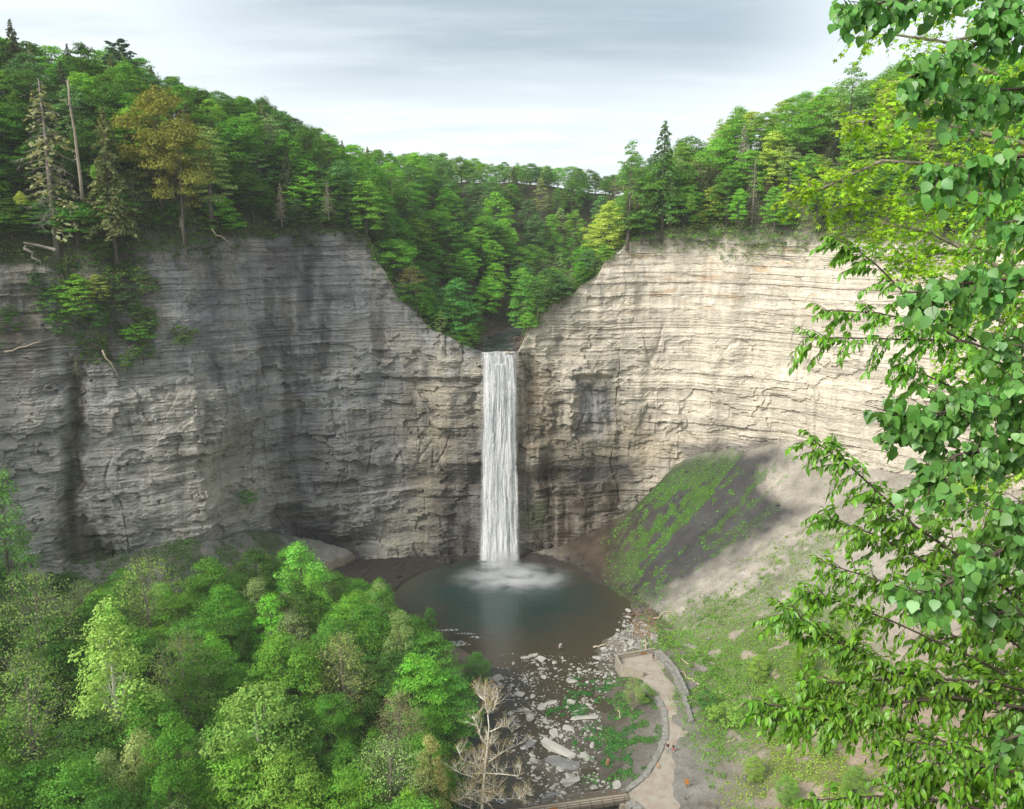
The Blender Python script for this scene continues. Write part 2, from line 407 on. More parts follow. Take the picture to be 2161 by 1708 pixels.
def fl_h(x, y):
    z = floor_z(x, y); db, _ = polysd(x, y, RIML); return z-np.where(inside(x, y), 0, 2.2*db)
x, y, z, Fq = terrain_grid('gorge', -190, 165, 96, 254, .55, fl_h, lambda x, y, z: (polysd(x, y, RIML)[0] < 4) | inside(x, y))
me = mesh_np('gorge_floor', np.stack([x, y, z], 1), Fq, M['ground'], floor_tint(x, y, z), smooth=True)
tag(link('gorge_floor', me), kind='structure')
x, y, z, Fq = terrain_grid('near', -200, 200, -60, 96, 2.0, floor_z, lambda x, y, z: x < 1e9)
z = np.where(y > 95.5, z-.05, z)
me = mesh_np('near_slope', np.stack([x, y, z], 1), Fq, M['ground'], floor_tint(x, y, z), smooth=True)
tag(link('near_slope', me), kind='structure')
# ------------------------------------------------------------------ cliffs
P = RIMS; seg = np.hypot(*(P[1:]-P[:-1]).T); CUM = np.concatenate([[0], np.cumsum(seg)]); TOT = CUM[-1]
def curve(s): return np.stack([np.interp(s, CUM, P[:, 0]), np.interp(s, CUM, P[:, 1])], -1)
def cnormal(s, e=2.5):
    d = curve(np.minimum(s+e, TOT))-curve(np.maximum(s-e, 0)); d /= np.hypot(d[..., 0], d[..., 1])[..., None]
    return np.stack([d[..., 1], -d[..., 0]], -1)      # toward the gorge
_r = np.random.default_rng(3)
LB = np.cumsum(_r.choice([.25, .35, .5, .8, 1.3, 2.2], 260, p=[.2, .25, .2, .15, .12, .08])); LW = _r.choice([1.2, 2.5, 4, 7, 14], 262); LP = _r.uniform(-1, 1, 262)*.22
LB2 = np.cumsum(_r.uniform(2.2, 7.5, 40)); LP2 = _r.uniform(-1, 1, 42)*.55
S_FALL = float(np.interp(0, [0, 1], [0, 1])); 
_dd = np.hypot(P[:, 0]+3.7, P[:, 1]-238.5); S_FALL = CUM[_dd.argmin()]
def cliff_disp(s, z, u, v):
    zz = z + 1.3*fbm(s/45., z*0+.5, s=91) + .25*fbm(s/6., z/3., s=92)
    li = np.clip(np.searchsorted(LB, zz+2), 0, 260); bi = np.floor((s+_h(li, li*0, li*0, 5)*20)/LW[li])
    rough = .45+.55*ss(-.3, .4, fbm(s/18., z/14., s=93))
    blk = (_h(li, bi, li*0, 6)-.5)*.7
    d = LP[li]*1.0*rough + .42*blk*rough
    l2 = np.clip(np.searchsorted(LB2, zz+1), 0, 40); b2 = np.floor((s+_h(l2, l2*0, l2*0, 9)*30)/7.)
    lowr = .85+.35*ss(58, 70, z+4*fbm(s/20., z/20., s=121)); d *= lowr
    d += LP2[l2]*.7 + .5*(_h(l2, b2, l2*0, 8)-.5)*ss(70, 40, z)
    pn = fbm(s/13.+.18*fbm(s/2.5, z/2.5, s=126), z/9., s=125, o=5); pw = (.35+.65*ss(70, 58, z))*(1-.45*ss(S_FALL+18, S_FALL+40, s)); d += .95*pw*np.round(2.6*pn)+.3*pw*np.round(4*fbm(s/8., z/3.5, s=127, o=4))

    d += 4.2*fbm(s/16., z/60., s=94, o=3)+1.0*fbm(s/5., z/30., s=95, o=3)+.28*fbm(s/3., z/3., s=96)
    # vertical joints
    j = fbm(s/6.5+.35*vn(s/9., z/9., s=97), z/45., s=98, o=2); d -= .7*np.exp(-(j/.03)**2)*ss(90, 60, z)*ss(.0, .35, fbm(s/14., z/16., s=120))
    # ledges weathered back near the top
    d -= 1.6*ss(72, 96, z)
    d += 1.0*ss(20, 0, z)
    # alcove behind the falls, undercut foot
    near = np.exp(-((s-S_FALL)/30.)**2)
    d -= near*3.4*ss(30, 22, z+3*fbm(s/9., z*0, s=99))
    d -= 1.0*np.exp(-((s-S_FALL+1)/8.)**2)*ss(57, 52, z)
    # panels that have spalled off
    pu = u+9*fbm(s/4., z/4., s=122)+4*vn(s/.9, z/.9, s=123); pv = v+7*fbm(s/4., z/4., s=124)
    def panel(poly, dep, w=5):
        return -dep*soft(pu, pv, poly, w)
    d = d+panel([(1213, 930), (1216, 800), (1232, 790), (1300, 795), (1312, 825), (1322, 880), (1330, 915), (1290, 900), (1282, 870), (1262, 850), (1262, 925)], 1.9)
    d += panel([(1224, 930), (1228, 812), (1250, 812), (1280, 850), (1285, 925)], 1.2)
    d += panel([(1190, 900), (1200, 800), (1180, 720), (1220, 690), (1260, 690), (1300, 715), (1250, 730), (1215, 780), (1205, 900)], .8, 8)
    d += panel([(1340, 960), (1345, 900), (1365, 860), (1400, 870), (1440, 905), (1480, 935), (1400, 930)], .8)
    d += panel([(705, 910), (690, 830), (715, 795), (790, 790), (860, 800), (940, 800), (1010, 800), (1010, 950), (900, 930), (800, 950)], 1.3, 5)
    d += panel([(520, 900), (560, 880), (700, 850), (720, 930), (640, 930), (600, 960), (540, 980)], .9, 6)
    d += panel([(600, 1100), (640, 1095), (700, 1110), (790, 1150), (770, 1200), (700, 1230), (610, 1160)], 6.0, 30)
    d += panel([(152, 770), (175, 775), (178, 950), (166, 1050), (225, 1150), (250, 1250), (140, 1250), (130, 1060), (150, 900)], 2.2, 12)
    d += panel([(425, 560), (440, 560), (445, 800), (430, 1000), (420, 780)], 2.0, 14)
    d += panel([(1140, 800), (1150, 860), (1160, 930), (1115, 940), (1105, 770), (1120, 765)], 1.2, 7)
    return d
def cliff_tint(s, z, u, v, x, y):
    N = len(s); n1 = fbm(s/9., z/7., s=101)[:, None]; n2 = fbm(s/3., z/2.2, s=102, o=5)[:, None]; nv = fbm(s/1.6, z/26., s=103)[:, None]; nl = fbm(s/60., z/1.5, s=104, o=4)[:, None]
    uw = u+25*fbm(s/6., z/6., s=105)+9*fbm(s/1.6, z/1.3, s=128); vw = v+20*fbm(s/6., z/6., s=106)
    lay = (_h(np.clip(np.searchsorted(LB, z+2+1.3*fbm(s/45., z*0+.5, s=91)), 0, 260), np.zeros(N), np.zeros(N), 11)-.5)[:, None]
    pn = fbm(s/13.+.18*fbm(s/2.5, z/2.5, s=126), z/9., s=125, o=5); pj = ((np.round(2.6*pn)*.618) % 1.0-.5)[:, None]
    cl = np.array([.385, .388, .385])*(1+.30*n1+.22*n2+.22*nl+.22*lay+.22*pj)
    warm = ss(0, .5, n1+.5*nl+.4*nv); cl = cl*(1-.55*warm)+np.array([.42, .375, .30])*.55*warm
    dark = ss(.08, .42, fbm(s/5., z/22., s=107)[:, None]+.35*n2)
    cl = cl*(1-.5*dark)
    bz = z+2+1.3*fbm(s/45., z*0+.5, s=91); ib = np.clip(np.searchsorted(LB, bz), 1, 259); db_ = np.minimum(np.abs(bz-LB[ib]), np.abs(bz-LB[ib-1])); ln_ = (np.exp(-(db_/.11)**2)*ss(-.15, .25, fbm(s/5., z/1.2, s=129)))[:, None]*np.where((LB[ib]-LB[ib-1])[:, None] > .4, 1, .4)
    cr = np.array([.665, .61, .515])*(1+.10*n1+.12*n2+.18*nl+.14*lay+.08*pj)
    ora = ss(.25, .6, fbm(s/7., z/1.6, s=108)[:, None])*ss(66, 78, z)[:, None]; cr = cr*(1-.55*ora)+np.array([.50, .30, .14])*.55*ora
    brn = ss(.0, .5, fbm(s/25., z/2.5, s=109)[:, None])*ss(60, 72, z)[:, None]; cr = cr*(1-.35*brn)+np.array([.34, .28, .22])*.35*brn
    gry = ss(.1, .5, fbm(s/3., z/14., s=110)[:, None])*ss(1560, 1250, u)[:, None]; cr = cr*(1-.5*gry)+np.array([.30, .29, .275])*.5*gry
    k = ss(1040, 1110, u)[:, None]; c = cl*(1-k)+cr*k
    c = c*(1-.5*ln_)
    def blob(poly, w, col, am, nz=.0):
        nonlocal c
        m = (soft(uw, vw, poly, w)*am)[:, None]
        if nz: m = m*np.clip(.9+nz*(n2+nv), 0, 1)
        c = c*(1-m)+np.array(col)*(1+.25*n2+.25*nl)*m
    blob([(-60, 540), (150, 540), (330, 560), (340, 690), (300, 760), (180, 790), (-60, 760)], 50, (.13, .115, .085), .7, .8)
    # left wall regions
    blob([(380, 500), (860, 440), (870, 640), (760, 690), (600, 660), (430, 700)], 60, (.17, .165, .17), .5, .6)
    blob([(425, 540), (470, 540), (470, 780), (430, 820)], 30, (.10, .105, .115), .7)
    blob([(650, 500), (670, 500), (660, 640), (640, 650)], 14, (.06, .06, .07), .8)
    blob([(0, 840), (140, 840), (330, 830), (420, 880), (400, 1180), (0, 1180)], 90, (.45, .43, .395), .75)
    blob([(330, 830), (520, 900), (600, 1080), (380, 1110)], 60, (.42, .39, .335), .7)
    blob([(860, 780), (1010, 780), (1005, 960), (900, 1180), (830, 1190), (860, 950)], 50, (.46, .41, .325), .8, .6)
    blob([(700, 1080), (900, 1080), (890, 1190), (760, 1200)], 50, (.34, .33, .265), .7, .8)
    blob([(600, 930), (860, 880), (840, 1050), (640, 1080)], 60, (.20, .19, .185), .7)
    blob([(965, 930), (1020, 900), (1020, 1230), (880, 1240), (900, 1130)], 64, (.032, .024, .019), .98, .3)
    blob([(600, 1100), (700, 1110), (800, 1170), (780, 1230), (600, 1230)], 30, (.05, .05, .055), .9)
    blob([(150, 780), (176, 785), (180, 950), (168, 1050), (235, 1150), (258, 1260), (140, 1260), (128, 1060), (146, 900)], 8, (.10, .078, .055), .9, .5)
    blob([(128, 850), (150, 840), (150, 980), (160, 1180), (240, 1230), (150, 1250), (120, 1100)], 14, (.055, .085, .03), .75, .8)
    blob([(185, 1120), (235, 1130), (262, 1180), (240, 1240), (200, 1200)], 14, (.055, .085, .03), .7, .8)
    # right of the falls
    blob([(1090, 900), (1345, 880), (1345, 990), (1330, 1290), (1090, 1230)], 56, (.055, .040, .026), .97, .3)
    blob([(1100, 640), (1260, 640), (1335, 760), (1330, 940), (1100, 900)], 60, (.40, .37, .31), .65)
    blob([(1216, 800), (1262, 805), (1288, 860), (1285, 925), (1220, 930)], 10, (.26, .26, .27), .85)
    blob([(1100, 770), (1160, 770), (1165, 900), (1190, 940), (1100, 950)], 16, (.16, .115, .06), .85, .6)
    blob([(1105, 880), (1330, 900), (1345, 985), (1330, 1000), (1200, 990), (1105, 960)], 26, (.24, .215, .17), .8, .8)
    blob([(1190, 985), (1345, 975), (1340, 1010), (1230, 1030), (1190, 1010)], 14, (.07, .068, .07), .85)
    blob([(1105, 1060), (1150, 1050), (1150, 1110), (1105, 1120)], 18, (.07, .095, .04), .8)
    blob([(1330, 900), (1500, 930), (1560, 975), (1345, 985)], 20, (.42, .36, .27), .8, .6)
    blob([(1430, 935), (1650, 930), (1650, 948), (1450, 975)], 12, (.14, .13, .125), .8)
    return np.clip(c, .012, .8)
def make_cliff(name, s0, s1, ns, nz):
    s = np.linspace(s0, s1, ns); p = curve(s); n = cnormal(s)
    zt = upland(p[:, 0], p[:, 1])+.15
    zb = np.minimum(fl_h(p[:, 0]+n[:, 0]*5, p[:, 1]+n[:, 1]*5), fl_h(p[:, 0], p[:, 1]))-7
    t = np.linspace(0, 1, nz)
    S = np.repeat(s[:, None], nz, 1); Z = zb[:, None]+(zt-zb)[:, None]*t[None, :]
    X0 = np.repeat(p[:, 0][:, None], nz, 1); Y0 = np.repeat(p[:, 1][:, None], nz, 1)
    u, v = proj(X0, Y0, Z)
    D = cliff_disp(S.ravel(), Z.ravel(), u.ravel(), v.ravel()).reshape(S.shape)
    X = X0+n[:, 0][:, None]*D; Y = Y0+n[:, 1][:, None]*D
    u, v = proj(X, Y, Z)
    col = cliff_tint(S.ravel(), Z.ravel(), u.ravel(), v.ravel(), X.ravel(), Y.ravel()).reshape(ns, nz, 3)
    # cap folding back over the hillside edge
    ex = [.8, 2.0, 4.0, 7.0]; XX = [X]; YY = [Y]; ZZ = [Z]; CC = [col]
    for e in ex:
        bx = p[:, 0]-n[:, 0]*e+n[:, 0]*np.minimum(D[:, -1], 0); by = p[:, 1]-n[:, 1]*e+n[:, 1]*np.minimum(D[:, -1], 0)
        bz = upland(bx, by)+.12-(.5 if e == 7. else 0)
        XX.append(bx[:, None]); YY.append(by[:, None]); ZZ.append(bz[:, None]); CC.append(up_tint(bx, by, bz)[:, None, :]*1.2)
    X, Y, Z, col = (np.concatenate(q, 1) for q in (XX, YY, ZZ, CC))
    V = np.stack([X, Y, Z], -1).reshape(-1, 3)
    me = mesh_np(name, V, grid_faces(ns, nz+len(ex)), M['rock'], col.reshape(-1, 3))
    return tag(link(name, me), kind='structure')
SL = float(np.interp(-.70, [-1, 0], [0, 0]))
_iL = np.argmin(np.hypot(P[:, 0]+165, P[:, 1]-120)); _iR = np.argmin(np.hypot(P[:, 0]-150, P[:, 1]-120))
make_cliff('cliff_left', CUM[_iL], S_FALL, 860, 470)
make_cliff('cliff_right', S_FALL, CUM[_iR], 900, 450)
# ------------------------------------------------------------------ water
def m_pool():
    t = NT('pool_water'); c = t.obj()
    sep = t.n('ShaderNodeSeparateXYZ'); t.l(c, sep.inputs[0])
    mp = t.mapping(c, (1, 1.25, 1), (3.7, -.0, 0))
    ln = t.n('ShaderNodeVectorMath', operation='DISTANCE'); t.l(c, ln.inputs[0]); ln.inputs[1].default_value = (-3, 214, 0)
    d = t.math('ADD', ln.outputs['Value'], t.maprange(t.noise(c, .12, 3), .3, .7, -5, 5))
    k = t.maprange(d, 12, 34, 0, 1)
    col = t.mix(k, (.014, .036, .034), (.050, .042, .026))
    d2 = t.n('ShaderNodeVectorMath', operation='DISTANCE'); t.l(c, d2.inputs[0]); d2.inputs[1].default_value = (-3.5, 235, 0)
    w = t.n('ShaderNodeTexWave'); w.wave_type = 'RINGS'; w.rings_direction = 'SPHERICAL'; w.inputs['Scale'].default_value = .42; w.inputs['Distortion'].default_value = 3.5; w.inputs['Detail'].default_value = 3; w.inputs['Detail Scale'].default_value = 1.3
    t.l(t.mapping(c, (1, 1, 1), (3.5, -235, 0)), w.inputs['Vector'])
    amp = t.maprange(d2.outputs['Value'], 5, 50, 1.0, .12)
    h = t.math('ADD', t.math('MULTIPLY', w.outputs['Fac'], t.math('MULTIPLY', amp, .8)), t.math('MULTIPLY', t.noise(c, 1.6, 3), .8))
    foam = t.maprange(t.math('ADD', d2.outputs['Value'], t.maprange(t.noise(c, .8, 4), .3, .7, -2.5, 2.5)), 2.0, 6.0, .7, 0)
    col = t.mix(foam, col, (.55, .60, .60))
    t.pr(col, .12, t.bump(h, .55, .12), .5); return t.m
nx = 60; V = []; Fc = []
th = np.linspace(0, 2*math.pi, 73)[:-1]; rr = 1.12
mbp = MB(); ring = [(0+33.5*math.cos(a), 207+33.5*math.sin(a), 0) for a in th]
mbp.add([(0, 207, 0)]+ring, [(0, 1+i, 1+(i+1) % 72) for i in range(72)]); 
tag(mbp.build('pool', m_pool()), kind='structure')
def m_river():
    t = NT('river_water'); c = t.obj(); n = t.noise(c, .22, 4, .6, .5)
    xg = t.n('ShaderNodeSeparateXYZ'); t.l(c, xg.inputs[0])
    k = t.maprange(t.math('ADD', xg.outputs[0], t.maprange(n, .3, .7, -7, 7)), -8, 6, 0, 1)
    col = t.mix(k, (.018, .026, .030), (.050, .042, .026))
    rn = t.noise(t.mapping(c, (1.2, .35, 1)), 1.5, 5, .7)
    t.pr(col, .16, t.bump(rn, .7, .12), .5); return t.m
mbr = MB(); mbr.add([(-34, 92, -.04), (40, 92, -.04), (40, 184, -.04), (-34, 184, -.04)], [(0, 1, 2, 3)])
tag(mbr.build('river', m_river()), kind='structure')
# upper creek, stepping up behind the lip
rows = []; ys = np.concatenate([np.arange(237.2, 300, .5)]); V = []
for yy in ys:
    xm = float(xc(yy)); zc = float(creek_z(yy))+.35
    hw = 4.9+.9*float(vn(yy/2.3, 0., s=9)) if yy > 239 else 5.2
    for k in np.linspace(-1, 1, 21): V.append((xm+k*hw, yy, zc+.04*float(vn(xm+k*9, yy, s=5))))
def m_creek():
    t = NT('creek_water'); c = t.obj(); n = t.noise(t.mapping(c, (.5, 1.2, 1)), 1.6, 5, .7)
    sep = t.n('ShaderNodeSeparateXYZ'); t.l(t.n('ShaderNodeNewGeometry').outputs['Normal'], sep.inputs[0])
    st = t.maprange(sep.outputs[2], .93, .99, 1, 0); wf = t.math('MULTIPLY', t.maprange(n, .55, .66, 0, 1), t.math('MULTIPLY', t.maprange(t.noise(c, .22, 2), .48, .56, 0, 1), 1.0))
    col = t.mix(wf, (.035, .045, .045), (.7, .74, .75)); t.pr(col, .25, t.bump(n, .6, .1), .5); return t.m
me = mesh_np('creek', V, grid_faces(len(ys), 21), m_creek(), smooth=True); tag(link('creek', me), kind='structure')
# the falls
def m_falls():
    t = NT('falling_water'); c = t.obj()
    a = t.noise(t.mapping(c, (3.2, 3.2, .16)), 1.0, 5, .7, .4); b = t.noise(t.mapping(c, (.9, .9, .05)), 1.0, 3, .6, .2); f = t.noise(t.mapping(c, (6, 6, 1.1)), 1.0, 3, .7)
    s_ = t.math('ADD', t.math('MULTIPLY', a, .5), t.math('ADD', t.math('MULTIPLY', b, .55), t.math('MULTIPLY', f, .3)))
    sep = t.n('ShaderNodeSeparateXYZ'); t.l(c, sep.inputs[0])
    low = t.maprange(sep.outputs[2], 0, 62, .10, -.02)
    eg = t.n('ShaderNodeSeparateColor'); t.l(t.attr(), eg.inputs[0]); sv_ = t.math('ADD', t.math('ADD', s_, low), t.math('MULTIPLY', t.math('SUBTRACT', eg.outputs[0], 1.0), .45))
    al = t.maprange(sv_, .48, .72, .2, 1.0)
    al = t.math('MULTIPLY', al, t.maprange(eg.outputs[0], 0, .25, 0, 1))
    col = t.mix(t.maprange(s_, .55, .78, 0, 1), (.50, .54, .58), (.96, .97, .98))
    d = t.n('ShaderNodeBsdfDiffuse'); t.l(col, d.inputs[0]); t.l(t.bump(a, .8, .5), d.inputs['Normal'])
    q = t.n('ShaderNodeBsdfTranslucent'); t.l(col, q.inputs[0]); m0 = t.n('ShaderNodeMixShader'); m0.inputs[0].default_value = .3; t.l(d.outputs[0], m0.inputs[1]); t.l(q.outputs[0], m0.inputs[2])
    tr = t.n('ShaderNodeBsdfTransparent'); m = t.n('ShaderNodeMixShader'); t.l(al, m.inputs[0]); t.l(tr.outputs[0], m.inputs[1]); t.l(m0.outputs[0], m.inputs[2])
    t.l(m.outputs[0], t.out.inputs['Surface']); return t.m
Vs = []; Fs = []; Es = []; off = 0
for lay, (x0, x1, o) in enumerate([(-8.9, 1.6, 0.0), (-8.4, 1.2, .55), (-7.6, -1.0, .95)]):
    nu, nv = 70, 190; uu = np.linspace(0, 1, nu)[:, None]*np.ones((1, nv)); tt = np.ones((nu, 1))*np.linspace(0, 1, nv)[None, :]
    Z = 62.12-tt*62.4 if lay == 0 else (62.0-(3.5 if lay == 2 else 1.2))-tt*(61.4-(3.5 if lay == 2 else .8))
    X = x0+(x1-x0)*uu; edge = np.abs(uu*2-1)**3
    X = X+.55*fbm(uu*5, tt*7, s=130+lay)+.25*fbm(uu*9, tt*40, s=135+lay)+(uu-.5)*1.7*ss(.35, 1, tt)*1.0
    Y = 237.0-o-1.6*np.sqrt(tt)+edge*.8+.6*fbm(uu*11, tt*3, s=140+lay)+.15*fbm(uu*26, tt*18, s=150+lay)
    if lay == 0:
        lip = ss(.012, 0, tt); Y = Y+lip*1.4; Z = Z-lip*.35*(1+fbm(uu*9, tt*0, s=160))
    Es.append(np.clip((.5-np.abs(uu-.5))/.09, 0, 1).ravel()); Vs.append(np.stack([X, Y, Z], -1).reshape(-1, 3)); Fs.append(grid_faces(nu, nv)+off); off += nu*nv
me = mesh_np('waterfall', np.concatenate(Vs), np.concatenate(Fs), m_falls(), np.repeat(np.concatenate(Es)[:, None], 3, 1), smooth=True)
tag(link('waterfall', me), 'tall white waterfall plunging over the notch into the dark pool', 'waterfall')
# mist
def m_mist():
    t = NT('spray'); c = t.obj()
    ln = t.n('ShaderNodeVectorMath', operation='LENGTH'); t.l(c, ln.inputs[0])
    g = t.maprange(ln.outputs['Value'], .15, 1.0, 1, 0); g = t.math('POWER', g, 2.2)
    n = t.maprange(t.noise(c, 2.6, 4, .6), .4, .68, 0, 1.7)
    v = t.n('ShaderNodeVolumePrincipled'); v.inputs['Color'].default_value = (.95, .97, 1, 1); t.l(t.math('MULTIPLY', t.math('MULTIPLY', g, n), MISTD), v.inputs['Density'])
    t.l(v.outputs[0], t.out.inputs['Volume']); return t.m
MISTD = .75
mm = m_mist()
for lab, loc, scl in (('white spray boiling up round the foot of the waterfall', (-3.5, 231.5, 1.2), (7.5, 4.5, 6.5)), ('thin veil of mist drifting over the pool in front of the falls', (0, 221, .6), (20, 12, 3.6))):
    o = MB().ell((0, 0, 0), (1, 1, 1), 24, 16).build('mist', mm, None, True); o.location = loc; o.scale = scl; tag(o, lab, 'mist', None, 'stuff')
# ------------------------------------------------------------------ light
HAZE = .00012
SUN_EL, SUN_AZ = R_(38), R_(230)      # azimuth clockwise from +Y (north): light from the left, slightly behind
w = bpy.data.worlds.new('World'); sc.world = w; w.use_nodes = True; nt = w.node_tree; nt.nodes.clear()
N = lambda t: nt.nodes.new(t)
out = N('ShaderNodeOutputWorld'); bg = N('ShaderNodeBackground'); sky = N('ShaderNodeTexSky'); sky.sky_type = 'NISHITA'; sky.sun_disc = False
sky.sun_elevation = SUN_EL; sky.sun_rotation = SUN_AZ; sky.air_density = 1; sky.dust_density = 2
tc = N('ShaderNodeTexCoord'); sp = N('ShaderNodeSeparateXYZ'); nt.links.new(tc.outputs['Generated'], sp.inputs[0])
def wm(op, a, b=None):
    o = N('ShaderNodeMath'); o.operation = op
    for i, q in enumerate((a, b)):
        if q is None: continue
        if hasattr(q, 'is_linked'): nt.links.new(q, o.inputs[i])
        else: o.inputs[i].default_value = q
    return o.outputs[0]
def wr(v, a, b, c, d, sm=True):
    o = N('ShaderNodeMapRange'); nt.links.new(v, o.inputs[0])
    if sm: o.interpolation_type = 'SMOOTHSTEP'
    for i, q in enumerate((a, b, c, d)): o.inputs[i+1].default_value = q
    return o.outputs[0]
def wn(vec, scale, det=5, rough=.55):
    o = N('ShaderNodeTexNoise'); o.inputs['Scale'].default_value = scale; o.inputs['Detail'].default_value = det; o.inputs['Roughness'].default_value = rough; nt.links.new(vec, o.inputs['Vector']); return o.outputs['Fac']
# cloud-deck coordinates: direction projected on a plane overhead
zc = wm('ADD', wm('MAXIMUM', sp.outputs[2], 0.0), .10)
cx = wm('DIVIDE', sp.outputs[0], zc); cy = wm('DIVIDE', sp.outputs[1], zc)
cv = N('ShaderNodeCombineXYZ'); nt.links.new(cx, cv.inputs[0]); nt.links.new(cy, cv.inputs[1])
mp = N('ShaderNodeMapping'); mp.inputs['Scale'].default_value = (.35, 1.0, 1); nt.links.new(cv.outputs[0], mp.inputs[0])
n1 = wn(mp.outputs[0], .9, 6); n2 = wn(mp.outputs[0], 3.2, 6, .65)
# dark cloud bank: a broad patch overhead-centre
el = sp.outputs[2]; azx = wm('DIVIDE', sp.outputs[0], wm('MAXIMUM', sp.outputs[1], .05))
cl_el = wr(wm('ADD', el, wm('MULTIPLY', wm('SUBTRACT', n1, .5), .10)), .095, .205, 0, 1)
cl_ax = wm('MULTIPLY', wr(azx, -.52, -.12, 0, 1), wr(azx, .46, .20, 0, 1))
dk = wm('MULTIPLY', wm('MULTIPLY', cl_el, cl_ax), wr(wm('ADD', n1, wm('MULTIPLY', wm('SUBTRACT', n2, .5), .35)), .25, .56, .45, 1.0))
thin = wr(n2, .35, .7, 0, .32)
mixc = N('ShaderNodeMix'); mixc.data_type = 'RGBA'; nt.links.new(wm('MAXIMUM', dk, thin), mixc.inputs[0])
WHITE = (6.0, 6.45, 6.65, 1); GREY = (2.65, 3.15, 3.5, 1)
mixc.inputs[6].default_value = WHITE; mixc.inputs[7].default_value = GREY
mixs = N('ShaderNodeMix'); mixs.data_type = 'RGBA'; mixs.inputs[0].default_value = .86
nt.links.new(sky.outputs[0], mixs.inputs[6]); nt.links.new(mixc.outputs[2], mixs.inputs[7])
nt.links.new(mixs.outputs[2], bg.inputs[0]); bg.inputs[1].default_value = .115; nt.links.new(bg.outputs[0], out.inputs[0])
sd = bpy.data.lights.new('sun', 'SUN'); sd.energy = 3.3; sd.angle = R_(24); sd.color = (1.0, .94, .84)
so = bpy.data.objects.new('sun', sd); C.objects.link(so)
so.rotation_euler = (R_(90)-SUN_EL, 0, -SUN_AZ+math.pi)
so.location = (0, 0, 200)
sc.view_settings.view_transform = 'Standard'; sc.view_settings.look = 'None'; sc.view_settings.exposure = .68; sc.view_settings.gamma = 1
# thin morning haze: one closed box round everything, sky outside it
hz = MB(); hz.add([(a_, b_, c_) for a_ in (-3050, 3050) for b_ in (-310, 4050) for c_ in (-9, 185)], [(0, 1, 3, 2), (4, 6, 7, 5), (0, 4, 5, 1), (2, 3, 7, 6), (0, 2, 6, 4), (1, 5, 7, 3)])
th_ = NT('haze_air'); pv = th_.n('ShaderNodeVolumePrincipled'); pv.inputs['Color'].default_value = (.93, .96, 1, 1); pv.inputs['Density'].default_value = HAZE; th_.l(pv.outputs[0], th_.out.inputs['Volume'])
tag(hz.build('haze', th_.m), kind='stuff')
sc.cycles.max_bounces = 6; sc.cycles.transparent_max_bounces = 12; sc.cycles.volume_bounces = 1; sc.cycles.volume_step_rate = 2
# ------------------------------------------------------------------ trees
def cards(Cn, Nn, S, g, el=1.0, fold=.25):
    """leaf clumps: one bent quad each. Cn centres, Nn normals, S sizes"""
    n = len(Cn); Nn = Nn/np.linalg.norm(Nn, axis=1)[:, None]
    r = g.normal(size=(n, 3)); A = np.cross(Nn, r); A /= np.linalg.norm(A, axis=1)[:, None]; B = np.cross(Nn, A)
    S = S[:, None]*.5; j = lambda: g.uniform(.7, 1.25, (n, 1))
    v0 = Cn+A*S*el*j()+Nn*S*fold*g.uniform(-1, 1, (n, 1)); v1 = Cn+B*S*j()*.8; v2 = Cn-A*S*el*j()+Nn*S*fold*g.uniform(-1, 1, (n, 1)); v3 = Cn-B*S*j()*.8
    V = np.stack([v0, v1, v2, v3], 1).reshape(-1, 3); Fq = np.arange(n*4).reshape(-1, 4); return V, Fq
def limb(mb, a, b, r0, r1, g, n=5, k=4, sag=.06, wob=.05):
    a = np.array(a, float); b = np.array(b, float); L = np.linalg.norm(b-a); pts = []
    for i in range(k+1):
        t = i/k; p = a+(b-a)*t; p[2] += L*sag*math.sin(math.pi*t)
        if 0 < i: p = p+g.normal(size=3)*L*wob*(.5 if i == k else 1)
        pts.append(p)
    mb.tube(pts, [r0+(r1-r0)*i/k for i in range(k+1)], n, cap=False); return pts
